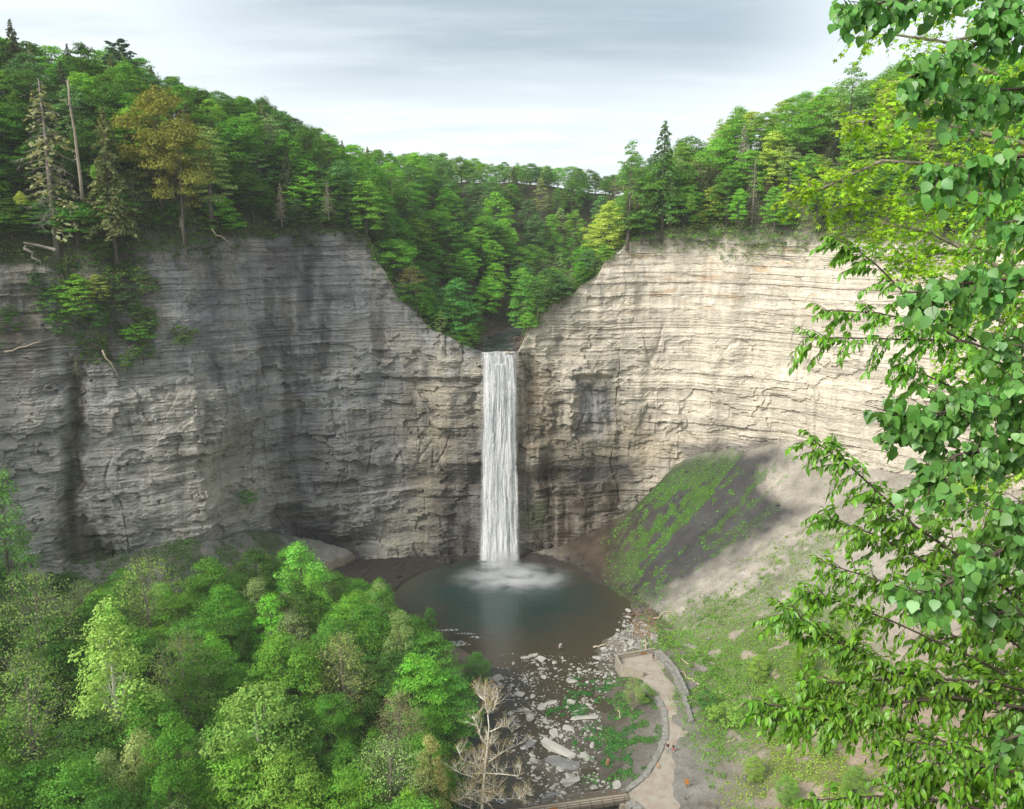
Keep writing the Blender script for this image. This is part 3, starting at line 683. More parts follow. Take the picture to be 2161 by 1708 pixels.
def broadleaf(seed, H=16, W=9, nl=55, per=110, leaf=.42, squash=.6, base=.12, shape='round', sparse=1.0, twigs=False, lob=1.0):
    g = np.random.default_rng(seed); tr = MB(); Cn = []; Nn = []; S = []
    lean = g.normal(size=2)*.25
    top = np.array([lean[0]*H*.12, lean[1]*H*.12, H*.9])
    tp = [np.array([0, 0, -1.2])]+[np.array([top[0]*t+.12*g.normal(), top[1]*t+.12*g.normal(), H*.9*t]) for t in (.12, .3, .5, .7, .88, 1)]
    r0 = .018*H; tr.tube(tp, [r0*1.35, r0, r0*.85, r0*.65, r0*.45, r0*.25, r0*.1], 7)
    for i in range(nl):
        t = (i+.5)/nl; hz = base+(1-base)*(t**.85)
        if shape == 'round': pr = math.sin(math.pi*min(1, max(0, (hz-base)/(1-base)*.86+.14)))**.62
        elif shape == 'tall': pr = (math.sin(math.pi*min(1, (hz-base)/(1-base)*.9+.1))**.7)*(.62+.38*(1-hz))
        elif shape == 'layer': pr = (1-hz)**.42*.55+.55*math.sin(math.pi*min(1, (hz-base)/(1-base)*.86+.14))**.6
        else: pr = math.sin(math.pi*min(1, (hz-base)/(1-base)*.8+.2))**.5
        a = i*2.399+g.normal()*.4; rr = W*.5*pr*math.sqrt(g.uniform(.18, 1.0))*g.choice([1, 1, 1, 1.18])
        lr = W*lob*g.uniform(.085, .215)*(1.1 if shape != 'tall' else .9)*(.75+.35*pr)
        c = np.array([top[0]*hz+math.cos(a)*rr, top[1]*hz+math.sin(a)*rr, H*hz+g.normal()*H*.02])
        if i % 2 == 0 or twigs:
            s0 = max(.1, hz-.16-.12*g.random()); root = np.array([top[0]*s0, top[1]*s0, H*s0])
            limb(tr, root, c, r0*.32*(1.1-hz), r0*.05, g, 4)
            if twigs:
                for q in range(5):
                    limb(tr, c, c+g.normal(size=3)*lr*.9+np.array([0, 0, lr*.4]), r0*.05, r0*.015, g, 3, 2)
        n = int(per*(lr/(W*.16))**2*sparse)
        d = g.normal(size=(n, 3)); d[:, 2] = np.abs(d[:, 2])*1.0-.35*(g.random(n) < .5)*np.abs(d[:, 2])*1.6
        d /= np.linalg.norm(d, axis=1)[:, None]
        out = np.array([math.cos(a), math.sin(a), .25]); 
        ra = lr*(g.uniform(.45, 1.08, n)**.7)
        # bumps so that lobes have an uneven edge
        ra *= 1+.22*np.sin(d[:, 0]*5+i)*np.sin(d[:, 1]*5+i*2)+.12*g.normal(size=n)
        p = d*ra[:, None]*np.array([1, 1, squash])+out*lr*.15
        Cn.append(c+p); Nn.append(d*.8+np.array([0, 0, .75])+g.normal(size=(n, 3))*.42); S.append(leaf*g.uniform(.6, 1.25, n))
    V, Fq = cards(np.concatenate(Cn), np.concatenate(Nn), np.concatenate(S), g)
    return tr, V, Fq
def conifer(seed, H=18, W=6.5, droop=.35, per=26, base=.16, leaf=.42, nb=90, upsweep=0, dead=0.0, up_t=.0):
    g = np.random.default_rng(seed); tr = MB(); Cn = []; Nn = []; S = []
    tr.tube([(0, 0, -1.2), (0, 0, H*.3), (.1, .05, H*.7), (.05, 0, H)], [.016*H, .013*H, .007*H, .002*H], 6)
    for i in range(nb):
        t = (i+.5)/nb; hz = base+(1-base)*t; L = W*.5*((1-t)**.72+.05)*g.uniform(.62, 1.15)
        a = i*2.399+g.normal()*.3; dr = np.array([math.cos(a), math.sin(a), 0]); o = np.array([.08*hz, .04*hz, H*hz])
        pts = []
        for q in (0, .33, .66, 1): pts.append(o+dr*L*q+np.array([0, 0, L*(upsweep*q-droop*q*q)]))
        tr.tube(pts, [.05, .035, .02, .008], 3, cap=False)
        isd = g.random() < dead
        if isd:
            side = np.cross(dr, [0, 0, 1])
            for q in range(9):
                f = g.uniform(.25, 1); b = o+dr*L*f+np.array([0, 0, L*(upsweep*f-droop*f*f)])
                e = b+(dr*.5+side*g.choice([-1, 1])*.7)*L*.28*g.uniform(.5, 1.2)+np.array([0, 0, -.25*L*g.random()])
                tr.tube([b, (b+e)/2+[0, 0, .05], e], [.028, .018, .01], 3, cap=False)
            continue
        n = max(4, int(per*L/(W*.5)*1.4)); f = g.uniform(.15, 1.05, n); side = np.cross(dr, [0, 0, 1])
        sw = g.normal(size=n)*L*.16*(1.1-f*.5)
        p = o+dr*(L*f)[:, None]+side*sw[:, None]; p[:, 2] += L*(upsweep*f-droop*f*f)-np.abs(sw)*.35+g.normal(size=n)*.1+up_t*g.random(n)
        Cn.append(p); Nn.append(np.array([0, 0, 1.])+g.normal(size=(n, 3))*.5+dr*.35); S.append(leaf*g.uniform(.6, 1.35, n))
    if Cn: V, Fq = cards(np.concatenate(Cn), np.concatenate(Nn), np.concatenate(S), g, 1.35)
    else: V, Fq = None, None
    return tr, V, Fq
def white_pine(seed, H=16):
    g = np.random.default_rng(seed); tr = MB(); Cn = []; Nn = []; S = []
    tr.tube([(0, 0, -1), (.1, 0, H*.5), (0, .1, H)], [.3, .2, .05], 6)
    for i in range(26):
        t = (i+.5)/26; hz = .45+.55*t; L = 4.6*(1-t)**.55*g.uniform(.6, 1.15)+.7; a = i*2.4+g.normal()*.3; d = np.array([math.cos(a), math.sin(a), 0])
        o = np.array([0, 0, H*hz]); pts = [o+d*L*q+np.array([0, 0, L*(.05*q+.28*q*q)]) for q in (0, .4, .75, 1)]; tr.tube(pts, [.08, .06, .035, .015], 4, cap=False)
        for q in range(7):
            f = g.uniform(.45, 1.05); c = o+d*L*f+np.array([0, 0, L*(.05*f+.28*f*f)])+g.normal(size=3)*L*.09
            n = 34; e = g.normal(size=(n, 3)); e /= np.linalg.norm(e, axis=1)[:, None]; e[:, 2] = np.abs(e[:, 2])*.5
            Cn.append(c+e*g.uniform(.1, .75, (n, 1))*[1, 1, .55]); Nn.append(e+g.normal(size=(n, 3))*.6+[0, 0, .4]); S.append(.34*g.uniform(.6, 1.2, n))
    V, Fq = cards(np.concatenate(Cn), np.concatenate(Nn), np.concatenate(S), g, 1.5); return tr, V, Fq
PROTO = {}; LEAFGAIN = 2.0
def proto(key, HH, bark, fn, *a, **k):
    tr, V, Fq = fn(*a, **k)
    tm = tr.mesh('trunk', M[bark], True); cm = mesh_np('crown', V, Fq, M['leaf']) if V is not None else None
    PROTO[key] = (HH, tm, cm)
for i in range(5): proto('maple%d' % i, 16, 'bark', broadleaf, 100+i, W=9.5+.8*(i % 3), nl=86, per=115, lob=.82)
for i in range(3): proto('oak%d' % i, 16, 'bark', broadleaf, 120+i, W=11.5, nl=48, per=150, squash=.75, shape='round', base=.3)
for i in range(3): proto('birch%d' % i, 16, 'bark', broadleaf, 140+i, W=7.5, nl=60, per=90, leaf=.34, shape='tall', base=.12)
for i in range(3): proto('beech%d' % i, 16, 'bark', broadleaf, 150+i, W=9.5, nl=64, per=120, squash=.5, shape='layer', base=.1)
for i in range(2): proto('bare%d' % i, 16, 'deadwood', broadleaf, 160+i, W=8.5, nl=56, per=26, leaf=.30, shape='round', base=.3, twigs=True)
for i in range(4): proto('hemlock%d' % i, 18, 'bark', conifer, 170+i, W=7.2+.5*i, nb=110, per=34)
for i in range(2): proto('fadedhemlock%d' % i, 18, 'deadwood', conifer, 180+i, W=7.5, nb=100, per=20, dead=.45)
proto('deadhemlock0', 18, 'deadwood', conifer, 190, W=6.5, nb=90, dead=1.1, per=3)
proto('pine0', 16, 'bark', white_pine, 195)
# close-range versions for the gorge floor: finer leaves
for i in range(4): proto('nmaple%d' % i, 18, 'bark', broadleaf, 200+i, H=18, W=11, nl=120, per=210, leaf=.29, lob=.78)
for i in range(2): proto('nbeech%d' % i, 18, 'bark', broadleaf, 210+i, H=18, W=11.5, nl=80, per=230, leaf=.30, squash=.32, shape='layer', base=.15)
for i in range(3): proto('nash%d' % i, 18, 'bark', broadleaf, 220+i, H=18, W=9, nl=90, per=170, leaf=.27, shape='tall', base=.1, squash=.8)
for i in range(3): proto('nbare%d' % i, 18, 'deadwood', broadleaf, 230+i, H=18, W=9, nl=80, per=42, leaf=.24, base=.28, twigs=True)
proto('poplar0', 26, 'palebark', broadleaf, 240, H=26, W=10, nl=130, per=130, leaf=.36, shape='tall', base=.08, squash=.85)
proto('poplar1', 20, 'palebark', broadleaf, 241, H=20, W=9.5, nl=75, per=150, leaf=.34, shape='round', base=.15, squash=.7)
proto('shrub0', 4, 'bark', broadleaf, 250, H=4, W=4.6, nl=26, per=90, leaf=.26, base=.1)
proto('shrub1', 4, 'bark', broadleaf, 251, H=4, W=5.2, nl=30, per=80, leaf=.26, base=.1, squash=.45)
KINDNAME = {'roundtree': ('broadleaf_tree', 'broadleaf tree'), 'maple': ('maple_tree', 'maple'), 'oak': ('oak_tree', 'oak'), 'birch': ('birch_tree', 'narrow tree'), 'beech': ('beech_tree', 'layered tree'), 'bare': ('budding_tree', 'thin budding tree'),
    'hemlock': ('hemlock_tree', 'hemlock'), 'fadedhemlock': ('hemlock_tree', 'half bare hemlock'), 'deadhemlock': ('dead_hemlock', 'dead grey hemlock'), 'pine': ('pine_tree', 'pine'),
    'nmaple': ('leafy_tree', 'leafy tree'), 'nbeech': ('beech_tree', 'layered tree'), 'nash': ('ash_tree', 'upright tree'), 'nbare': ('budding_tree', 'thin budding tree'), 'poplar': ('poplar_tree', 'poplar'), 'shrub': ('shrub', 'shrub')}
TREES = []
def put(key, x, y, z, h, col, zone, label=None, wid=1.0, rz=None):
    TREES.append(dict(key=key, x=float(x), y=float(y), z=float(z), h=float(h), col=col, zone=zone, label=label, wid=wid, rz=rng.uniform(0, 6.28) if rz is None else rz))
def top_at(key, u, v, Y, col, zone, label=None, wid=1.0, surf=None, hmin=3):
    """a tree whose tip stands at photo point (u, v), rooted on the ground at distance Y"""
    p = at_y(u, v, Y); g = float((surf or upland)(p[0], p[1])); h = max(hmin, p[2]-g)
    put(key, p[0], p[1], p[2]-h, h, col, zone, label, wid)
SKY = [(-400, 60), (0, 75), (60, 85), (130, 82), (250, 105), (330, 135), (400, 178), (480, 195), (560, 205), (620, 250), (700, 288), (760, 300), (860, 318), (960, 325), (1060, 340), (1150, 345), (1240, 355), (1290, 372), (1320, 325), (1400, 285), (1440, 255), (1520, 218), (1600, 205), (1700, 196), (1770, 170), (1840, 170), (1900, 130), (2000, 110), (2600, 100)]
SKX = [p[0] for p in SKY]; SKV = [p[1] for p in SKY]
GREEN = dict(dark=(.040, .090, .018), mid=(.068, .158, .024), bright=(.105, .225, .030), yellow=(.20, .27, .05), blue=(.062, .130, .045), olive=(.17, .165, .045), gold=(.27, .21, .06), con=(.050, .070, .032), conl=(.105, .125, .055), grey=(.17, .16, .125), pale=(.15, .22, .075))
CN = dict(dark='dark green', mid='mid green', bright='bright green', yellow='yellow green', blue='blue green', olive='olive', gold='golden olive', con='dark green', conl='dull green', grey='grey brown', pale='pale green')
g3 = np.random.default_rng(21)
def scatter(n, gen, mind, tries=60):
    pts = []
    for _ in range(n*tries):
        if len(pts) >= n: break
        p = gen()
        if p is None: continue
        if all((p[0]-q[0])**2+(p[1]-q[1])**2 > (mind*(p[2] if len(p) > 2 else 1))**2 for q in pts): pts.append(p)
    return pts
# landmark trees
L = 'left'; Rr = 'right'
top_at('pine0', 250, 88, 232, (.035, .060, .035), L, 'dark flat-topped white pine standing highest on the left skyline', 1.0)
top_at('fadedhemlock0', 80, 165, 196, (.19, .21, .11), L, 'tall greyish hemlock with bare drooping twigs left of the bare red trunk', 1.15)
top_at('hemlock1', 215, 225, 198, (.10, .125, .055), L, 'dull brownish hemlock with a visible straight trunk just right of the bare red trunk', .95)
top_at('oak1', 320, 205, 206, (.115, .125, .028), L, 'big golden olive oak, the only orange-tinted crown on the left slope', .75)
top_at('oak2', 370, 262, 203, (.13, .135, .03), L, 'smaller golden olive oak tucked under the big orange-tinted one', .65)
top_at('birch1', 432, 270, 207, GREEN['pale'], L, 'soft pale blue-green birch with silvery edge in the middle of the left slope', 1.2)
top_at('maple2', 40, 405, 178, GREEN['yellow'], L, 'yellow green maple leaning out at the far left cliff edge', .95)
top_at('beech0', 195, 350, 186, GREEN['bright'], L, 'small vivid green tree standing below the bare red trunk', .6)
top_at('hemlock0', 20, 40, 224, GREEN['con'], L, 'dark spiky conifer at the top left corner of the forest', 1.0)
top_at('deadhemlock0', 380, 455, 192, (.2, .2, .2), L, 'dead silvery hemlock leaning over the rim above the left cliff', .9)
top_at('fadedhemlock1', 690, 380, 229, (.13, .13, .09), L, 'faded grey hemlock overhanging the cliff at the left shoulder', 1.0)
top_at('fadedhemlock0', 590, 385, 226, (.14, .14, .09), L, 'faded grey hemlock with drooping dead skirt left of the shoulder one', .95)
top_at('hemlock2', 1405, 255, 246, (.055, .105, .04), Rr, 'tall dark conifer at the right edge of the sky notch', 1.0)
top_at('birch2', 1330, 305, 244, (.10, .19, .05), Rr, 'slender ragged green tree just left of the tall dark conifer', .8)
top_at('birch0', 1795, 140, 240, (.15, .24, .09), Rr, 'feathery pale tree rising above the right skyline', 1.1)
top_at('beech1', 1560, 400, 236, GREEN['bright'], Rr, 'bright green tiered tree on the right rim beside the red earth scar', .85)
top_at('beech2', 1640, 395, 233, (.09, .22, .03), Rr, 'vivid green tiered tree hanging over the right rim', .85)
top_at('beech1', 1460, 410, 236, (.12, .23, .035), Rr, 'tiered green tree on the right rim left of the red earth scar', .8)
top_at('deadhemlock0', 1595, 330, 240, (.2, .2, .2), Rr, 'grey dead hemlock in the middle of the right slope', .8)
top_at('beech0', 965, 595, 243, (.045, .13, .03), 'lip', 'dark green tree overhanging the creek just left of the waterfall lip', .95)
top_at('beech2', 1110, 580, 244, (.075, .17, .035), 'lip', 'bushy tree overhanging the notch just right of the waterfall lip', .75)
# slope trees
def tree_kind(zone, hz):
    r = g3.random()
    if zone == L:
        k = g3.choice(['maple', 'oak', 'birch', 'beech', 'hemlock', 'fadedhemlock', 'bare'], p=[.40, .20, .09, .07, .15, .04, .05])
        c = {'maple': ['mid', 'bright', 'dark', 'blue'], 'oak': ['dark', 'mid'], 'birch': ['blue', 'pale', 'mid'], 'beech': ['mid', 'bright', 'dark'], 'hemlock': ['con', 'conl'], 'fadedhemlock': ['grey', 'conl'], 'bare': ['olive', 'pale']}[k]
    elif zone == Rr:
        k = g3.choice(['maple', 'oak', 'birch', 'beech', 'hemlock', 'fadedhemlock', 'bare'], p=[.42, .18, .13, .12, .06, .04, .05])
        c = {'maple': ['bright', 'yellow', 'mid'], 'oak': ['mid', 'bright'], 'birch': ['yellow', 'pale', 'bright'], 'beech': ['bright', 'yellow', 'mid'], 'hemlock': ['conl', 'con'], 'fadedhemlock': ['grey', 'conl'], 'bare': ['olive', 'pale']}[k]
    else:
        k = g3.choice(['maple', 'oak', 'birch', 'beech', 'hemlock', 'bare'], p=[.50, .20, .12, .08, .06, .04])
        c = {'maple': ['mid', 'bright', 'blue'], 'oak': ['mid', 'dark'], 'birch': ['mid', 'pale'], 'beech': ['mid', 'blue', 'bright'], 'hemlock': ['con', 'conl'], 'bare': ['olive', 'pale']}[k]
    nvar = {'maple': 5, 'oak': 3, 'birch': 3, 'beech': 3, 'hemlock': 4, 'fadedhemlock': 2, 'bare': 2}[k]
    return k+str(g3.integers(nvar)), str(g3.choice(c))
def add_slope(zone, n, gen, mind, hr):
    for p in scatter(n, gen, mind):
        x, y = p[0], p[1]; z = float(upland(x, y))
        if any((x-t['x'])**2+(y-t['y'])**2 < 5.5 for t in TREES): continue
        k, c = tree_kind(zone, 0); h = g3.uniform(*hr)*(1.1 if 'hemlock' in k else 1)
        u, v = proj(x, y, z+h); sv = np.interp(u, SKX, SKV)+g3.uniform(0, 14)
        if v < sv:   # keep the crown line of the photograph
            h2 = at_y(float(u), float(sv), y)[2]-z
            if h2 < 4: continue
            h = h2
        put(k, x, y, z-.3, h, c, zone, wid=g3.uniform(.9, 1.2)*min(1.35, max(.85, 14/h)))
def gen_band(x0, x1, y0, y1, dmin, dmax, cond=None):
    def f():
        x, y = g3.uniform(x0, x1), g3.uniform(y0, y1)
        if inpoly(np.array([x]), np.array([y]), GPOLY)[0]: return None
        d = polysd(np.array([x]), np.array([y]), RIML)[0][0]
        if not dmin < d < dmax: return None
        if cond and not cond(x, y): return None
        return (x, y)
    return f
wv = lambda x, y: abs(x-float(xc(y)))
add_slope(L, 150, gen_band(-190, -32, 160, 300, 2.2, 52, lambda x, y: wv(x, y) > 12 and x > -.78*y), 5.0, (11, 17))
add_slope('valley', 110, gen_band(-60, 60, 240, 330, 1.5, 95, lambda x, y: 8.0 < wv(x, y) < 55), 4.9, (7.5, 13))
add_slope(Rr, 125, gen_band(26, 165, 190, 300, 2.2, 50, lambda x, y: wv(x, y) > 12 and x < .72*y), 5.1, (10, 16))
add_slope('far', 150, gen_band(-110, 150, 300, 470, 50, 400, lambda x, y: x < 40 or y > 330), 7.6, (12, 20))
add_slope(L, 130, gen_band(-155, -48, 150, 245, 1.2, 15), 2.9, (5.5, 11))
add_slope(Rr, 60, gen_band(52, 140, 170, 262, 1.5, 12, lambda x, y: x < .7*y), 3.3, (5, 10))
add_slope('far', 70, gen_band(-50, 95, 335, 445, 50, 400), 5.5, (9, 14))
add_slope('valley', 34, gen_band(-40, 34, 236, 248, .1, 3, lambda x, y: wv(x, y) > 7.3), 2.7, (3.5, 7.5))
add_slope(L, 62, gen_band(-150, -20, 150, 250, .2, 3.2, lambda x, y: wv(x, y) > 8), 3.1, (5.5, 10))
add_slope(Rr, 48, gen_band(14, 140, 150, 260, .2, 3.2, lambda x, y: wv(x, y) > 8 and x < .7*y), 3.6, (4.5, 9))
# ---- gorge floor trees
fz = lambda x, y: float(floor_z(np.array([x]), np.array([y]))[0])
fsurf = lambda x, y: fz(float(x), float(y))
FL = 'floor'
top_at('poplar0', 223, 1285, 121, (.17, .27, .06), FL, 'tallest pale yellow-green poplar with a light trunk in the lower left wood', .95, fsurf)
top_at('poplar1', 560, 1455, 112, (.15, .25, .055), FL, 'pale yellow-green poplar in front of the dark gap in the lower left wood', 1.0, fsurf)
top_at('nash1', 635, 1150, 180, (.11, .27, .04), FL, 'pointed bright green tree in front of the dark cliff cavern', 1.15, fsurf)
top_at('nbare0', 300, 1190, 160, (.15, .21, .05), FL, 'thin yellowish budding tree below the scree fan', 1.0, fsurf)
top_at('nbare1', 78, 1225, 143, (.14, .18, .05), FL, 'thin budding tree with many bare stems near the left edge', .9, fsurf)
top_at('nbare2', 372, 1345, 132, (.14, .18, .05), FL, 'thin olive tree standing between the tall pale poplar and the dark gap', .9, fsurf)
top_at('nbare0', 720, 1350, 140, (.15, .19, .06), FL, 'thin tree with grey bare twigs in the middle of the lower wood', .9, fsurf)
top_at('nbare1', 850, 1475, 128, (.16, .15, .08), FL, 'greyish nearly bare tree by the river wood edge', .9, fsurf)
top_at('nbare2', 40, 1395, 118, (.16, .24, .06), FL, 'sparse tree with pale dead top at the left edge', .9, fsurf)
top_at('nash2', -5, 1010, 165, (.085, .19, .045), FL, 'tall leafy tree cut by the left edge in front of the grey cliff', .62, fsurf)
top_at('nmaple1', 905, 1285, 183, (.06, .15, .03), FL, 'small round tree on the left bank beside the pool', .62, fsurf)
top_at('nmaple2', 800, 1225, 186, (.07, .17, .03), FL, 'leafy tree at the back corner of the wood beside the pool', .8, fsurf)
top_at('nbeech1', 905, 1345, 150, (.085, .18, .03), FL, 'broad olive-green tree leaning over the river at the wood edge', 1.1, fsurf)
top_at('nbeech0', 945, 1420, 143, (.075, .17, .03), FL, 'dense green tree at the river edge behind the white sycamore', 1.0, fsurf)
top_at('nmaple3', 1005, 1382, 164, (.07, .15, .04), FL, 'small feathery sapling at the left edge of the shallows', 1.1, fsurf)
ftop = [(-300, 1180), (0, 1190), (100, 1200), (200, 1205), (330, 1195), (440, 1190), (560, 1165), (640, 1160), (700, 1215), (800, 1240), (880, 1300), (930, 1340), (980, 1440), (1010, 1500), (1100, 1600)]
def gen_floor():
    x, y = g3.uniform(-150, -12), g3.uniform(88, 212)
    u, v = proj(x, y, 0.0+8)
    if u < -160 or u > 960 or v < 1125: return None
    if x > -14-.12*(y-128): return None
    if fz(x, y) > 21: return None
    if math.hypot(x/31, (y-207)/27) < 1.12: return None
    return (x, y, .72+.4*(y-88)/110)
for p in scatter(175, gen_floor, 5.6):
    x, y = p[0], p[1]; z = fz(x, y)
    if any((x-t['x'])**2+(y-t['y'])**2 < 14 for t in TREES if t['zone'] == FL): continue
    k = str(g3.choice(['nmaple', 'nbeech', 'nash', 'nbare'], p=[.45, .2, .25, .10])); c = str(g3.choice({'nmaple': ['mid', 'bright', 'dark', 'mid'], 'nbeech': ['mid', 'dark', 'bright'], 'nash': ['bright', 'pale', 'mid'], 'nbare': ['pale', 'pale']}[k]))
    h = g3.uniform(15, 24); u, v = proj(x, y, z+h); sv = np.interp(u, [q[0] for q in ftop], [q[1] for q in ftop])+g3.uniform(-12, 45)
    if v < sv: h = at_y(float(u), float(sv), y)[2]-z
    if h < 5: continue
    put(k+str(g3.integers({'nmaple': 4, 'nbeech': 2, 'nash': 3, 'nbare': 3}[k])), x, y, z-.3, h, c, FL, wid=g3.uniform(.95, 1.2)*min(1.3, max(.85, 15/h)))
top_at('nash0', 908, 1562, 117, (.20, .22, .085), FL, 'pale straw-coloured narrow tree just left of the white sycamore', .62, fsurf)
top_at('nash1', 752, 1650, 108, (.15, .26, .03), FL, 'vivid yellow-green treetop at the bottom edge left of the straw-coloured tree', .7, fsurf)
top_at('nash2', 862, 1672, 107, (.15, .26, .03), FL, 'vivid yellow-green treetop at the bottom edge under the straw-coloured tree', .6, fsurf)
top_at('nmaple2', 600, 1605, 106, (.13, .22, .035), FL, 'broad light green crown at the bottom edge right of the pale poplars', .9, fsurf)
# ---- ledge vegetation on the left cliff (above the gully)
def on_cliff(u, v, push=1.0):
    """point on the left/right wall seen at photo point (u, v)"""
    r = ray(u, v); ts = np.linspace(120, 330, 2400); xs, ys = r[0]*ts, r[1]*ts
    k = np.argmax(~inpoly(xs, ys, GPOLY)); t = ts[k]-push
    return np.array([r[0]*t, r[1]*t, CAMZ+r[2]*t])
LEDGE = [(165, 585, 11, 'maple3', GREEN['bright'], 'bright green tree growing from the ledge above the dark gully'),
    (205, 580, 7, 'maple1', (.17, .22, .05), 'yellow-tipped small tree behind the bright one on the gully ledge'),
    (110, 600, 9, 'beech1', GREEN['mid'], 'mid green tree on the cliff ledge left of the bright gully tree'),
    (66, 620, 10, 'fadedhemlock1', (.12, .13, .08), 'greyish hemlock clinging to the cliff ledge near the left edge'),
    (20, 640, 7, 'beech2', GREEN['dark'], 'dark bushy tree on the ledge at the far left of the cliff'),
    (262, 600, 7, 'beech0', (.05, .10, .04), 'dark green tree on the ledge right of the bright gully tree'),
    (245, 665, 6, 'hemlock3', (.055, .08, .045), 'small dark hemlock on the ledge slope right of the gully'),
    (290, 680, 4.5, 'shrub1', GREEN['mid'], 'green shrub at the right end of the cliff ledge'),
    (300, 720, 4, 'shrub0', (.05, .11, .03), 'dark shrub hanging below the right end of the cliff ledge'),
    (225, 720, 5, 'hemlock2', (.06, .085, .045), 'drooping conifer just right of the gully head'),
    (160, 745, 5.5, 'fadedhemlock0', (.11, .12, .07), 'dead-branched hemlock drooping into the gully head'),
    (-5, 700, 7, 'birch1', GREEN['mid'], 'slim green tree at the left edge low on the cliff ledge'),
    (45, 690, 6, 'hemlock1', (.06, .085, .045), 'dark drooping hemlock on the ledge beside the pale fallen trunk'),
    (90, 680, 6, 'fadedhemlock0', (.11, .12, .07), 'sparse grey hemlock between the pale fallen trunk and the gully'),
    (125, 650, 7, 'maple0', (.06, .12, .03), 'round dark leafy tree directly left of the bright gully tree'),
    (210, 640, 6, 'maple4', (.06, .13, .03), 'leafy tree directly right of the bright gully tree'),
    (235, 590, 6, 'hemlock0', (.06, .08, .045), 'conifer at the back of the cliff ledge under the rim'),
    (140, 560, 7, 'hemlock2', (.05, .075, .04), 'dark conifer under the rim behind the bright gully tree'),
    (75, 575, 6, 'beech0', (.055, .11, .035), 'spreading dark tree under the curved trunks at the far left rim'),
    (290, 630, 5, 'maple2', (.06, .12, .03), 'rounded green bush-like tree near the right end of the ledge'),
    (315, 660, 3.5, 'shrub0', (.07, .12, .04), 'low green shrub at the last corner of the ledge'),
    (265, 745, 3.5, 'shrub1', (.06, .12, .03), 'shrub hanging just right of the thin broken trunk'),
    (20, 590, 6, 'fadedhemlock1', (.12, .12, .08), 'greyish drooping hemlock high on the ledge at the left edge'),
    (385, 700, 3, 'shrub1', (.07, .11, .045), 'grey-green shrub alone on the cliff face above the buttress'),
    (520, 1030, 4, 'shrub0', (.08, .16, .04), 'green shrub in the cleft at the top of the scree fan')]
for u, v, h, k, col, lab in LEDGE:
    p = on_cliff(u, v+8, .3); n_ = 1.2; put(k, p[0], p[1]-.2, p[2]-h*.9, h, col, 'ledge', lab, 1.15)
# ---- path-side and slope shrubs
for u, v, Y, h, k, col, lab in [(1335, 1500, 0, 7.0, 'nbare1', (.19, .25, .10), 'pale twiggy willow beside the retaining wall of the path'),
    (1360, 1475, 0, 3, 'shrub1', (.14, .22, .05), 'leafy shrub under the concrete platform wall'),
    (1490, 1490, 0, 3.2, 'shrub0', (.06, .15, .035), 'dark green shrub right of the path wall'),
    (1530, 1530, 0, 4.5, 'shrub1', (.13, .21, .04), 'yellow green bush on the lower grassy slope'),
    (1600, 1440, 0, 6.0, 'nmaple1', (.15, .23, .045), 'yellow green young tree on the grassy slope'),
    (1690, 1430, 0, 7.0, 'nmaple2', (.14, .22, .045), 'taller yellow green tree behind the foreground cherry twigs'),
    (1655, 1560, 0, 6.0, 'nmaple0', (.11, .20, .04), 'green young tree above the eroded bank'),
    (1740, 1600, 0, 6.5, 'nash0', (.13, .23, .04), 'bright sapling right of the eroded bank'),
    (1590, 1650, 0, 5.0, 'nmaple3', (.15, .23, .045), 'yellow green bush low on the bank at the frame bottom'),
    (1660, 1700, 0, 5.5, 'nmaple1', (.11, .20, .04), 'leafy bush in front of the eroded bank'),
    (1800, 1690, 0, 6.0, 'nmaple0', (.11, .19, .04), 'green bush at the bottom among the foreground twigs'),
    (1840, 1480, 0, 6.5, 'nbare2', (.20, .24, .08), 'thin brownish budding tree on the earthy slope')]:
    # march to the floor surface
    r = ray(u, v); ts = np.linspace(90, 300, 3000); hz = CAMZ+r[2]*ts-floor_z(r[0]*ts, r[1]*ts); t = ts[np.argmax(hz < 0)]
    put(k, r[0]*t, r[1]*t, CAMZ+r[2]*t-.2, h, col, 'slope', lab, 1.0)
# ---- bare red trunk, white sycamore
ORD = ['first', 'second', 'third', 'fourth', 'fifth', 'sixth', 'seventh', 'eighth', 'ninth', 'tenth', 'eleventh', 'twelfth', 'thirteenth', 'fourteenth', 'fifteenth', 'sixteenth', 'seventeenth', 'eighteenth', 'nineteenth', 'twentieth']+['twenty-'+q for q in ('first', 'second', 'third', 'fourth', 'fifth', 'sixth', 'seventh', 'eighth', 'ninth')]+['thirtieth', 'thirty-first', 'thirty-second', 'thirty-third', 'thirty-fourth', 'thirty-fifth']
ZN = {L: ('on the left slope', 'trees on the slope above the left cliff'), Rr: ('on the right slope', 'trees on the slope above the right cliff'), 'valley': ('behind the falls', 'trees in the valley behind the falls'),
    'far': ('on the distant ridge', 'trees on the distant ridge'), FL: ('in the lower left wood', 'trees in the wood on the gorge floor'), 'lip': ('', 'trees in the valley behind the falls'), 'ledge': ('', 'plants on the cliff ledge'), 'slope': ('', 'bushes on the slope beside the path')}
kn = lambda k: 'roundtree' if k in ('maple3', 'maple4') else k.rstrip('0123456789')
for t in TREES:
    u, v = proj(t['x'], t['y'], t['z']+t['h']); t['u'], t['v'] = float(u), float(v)
    t['cn'] = CN.get(t['col'], '') if isinstance(t['col'], str) else ''
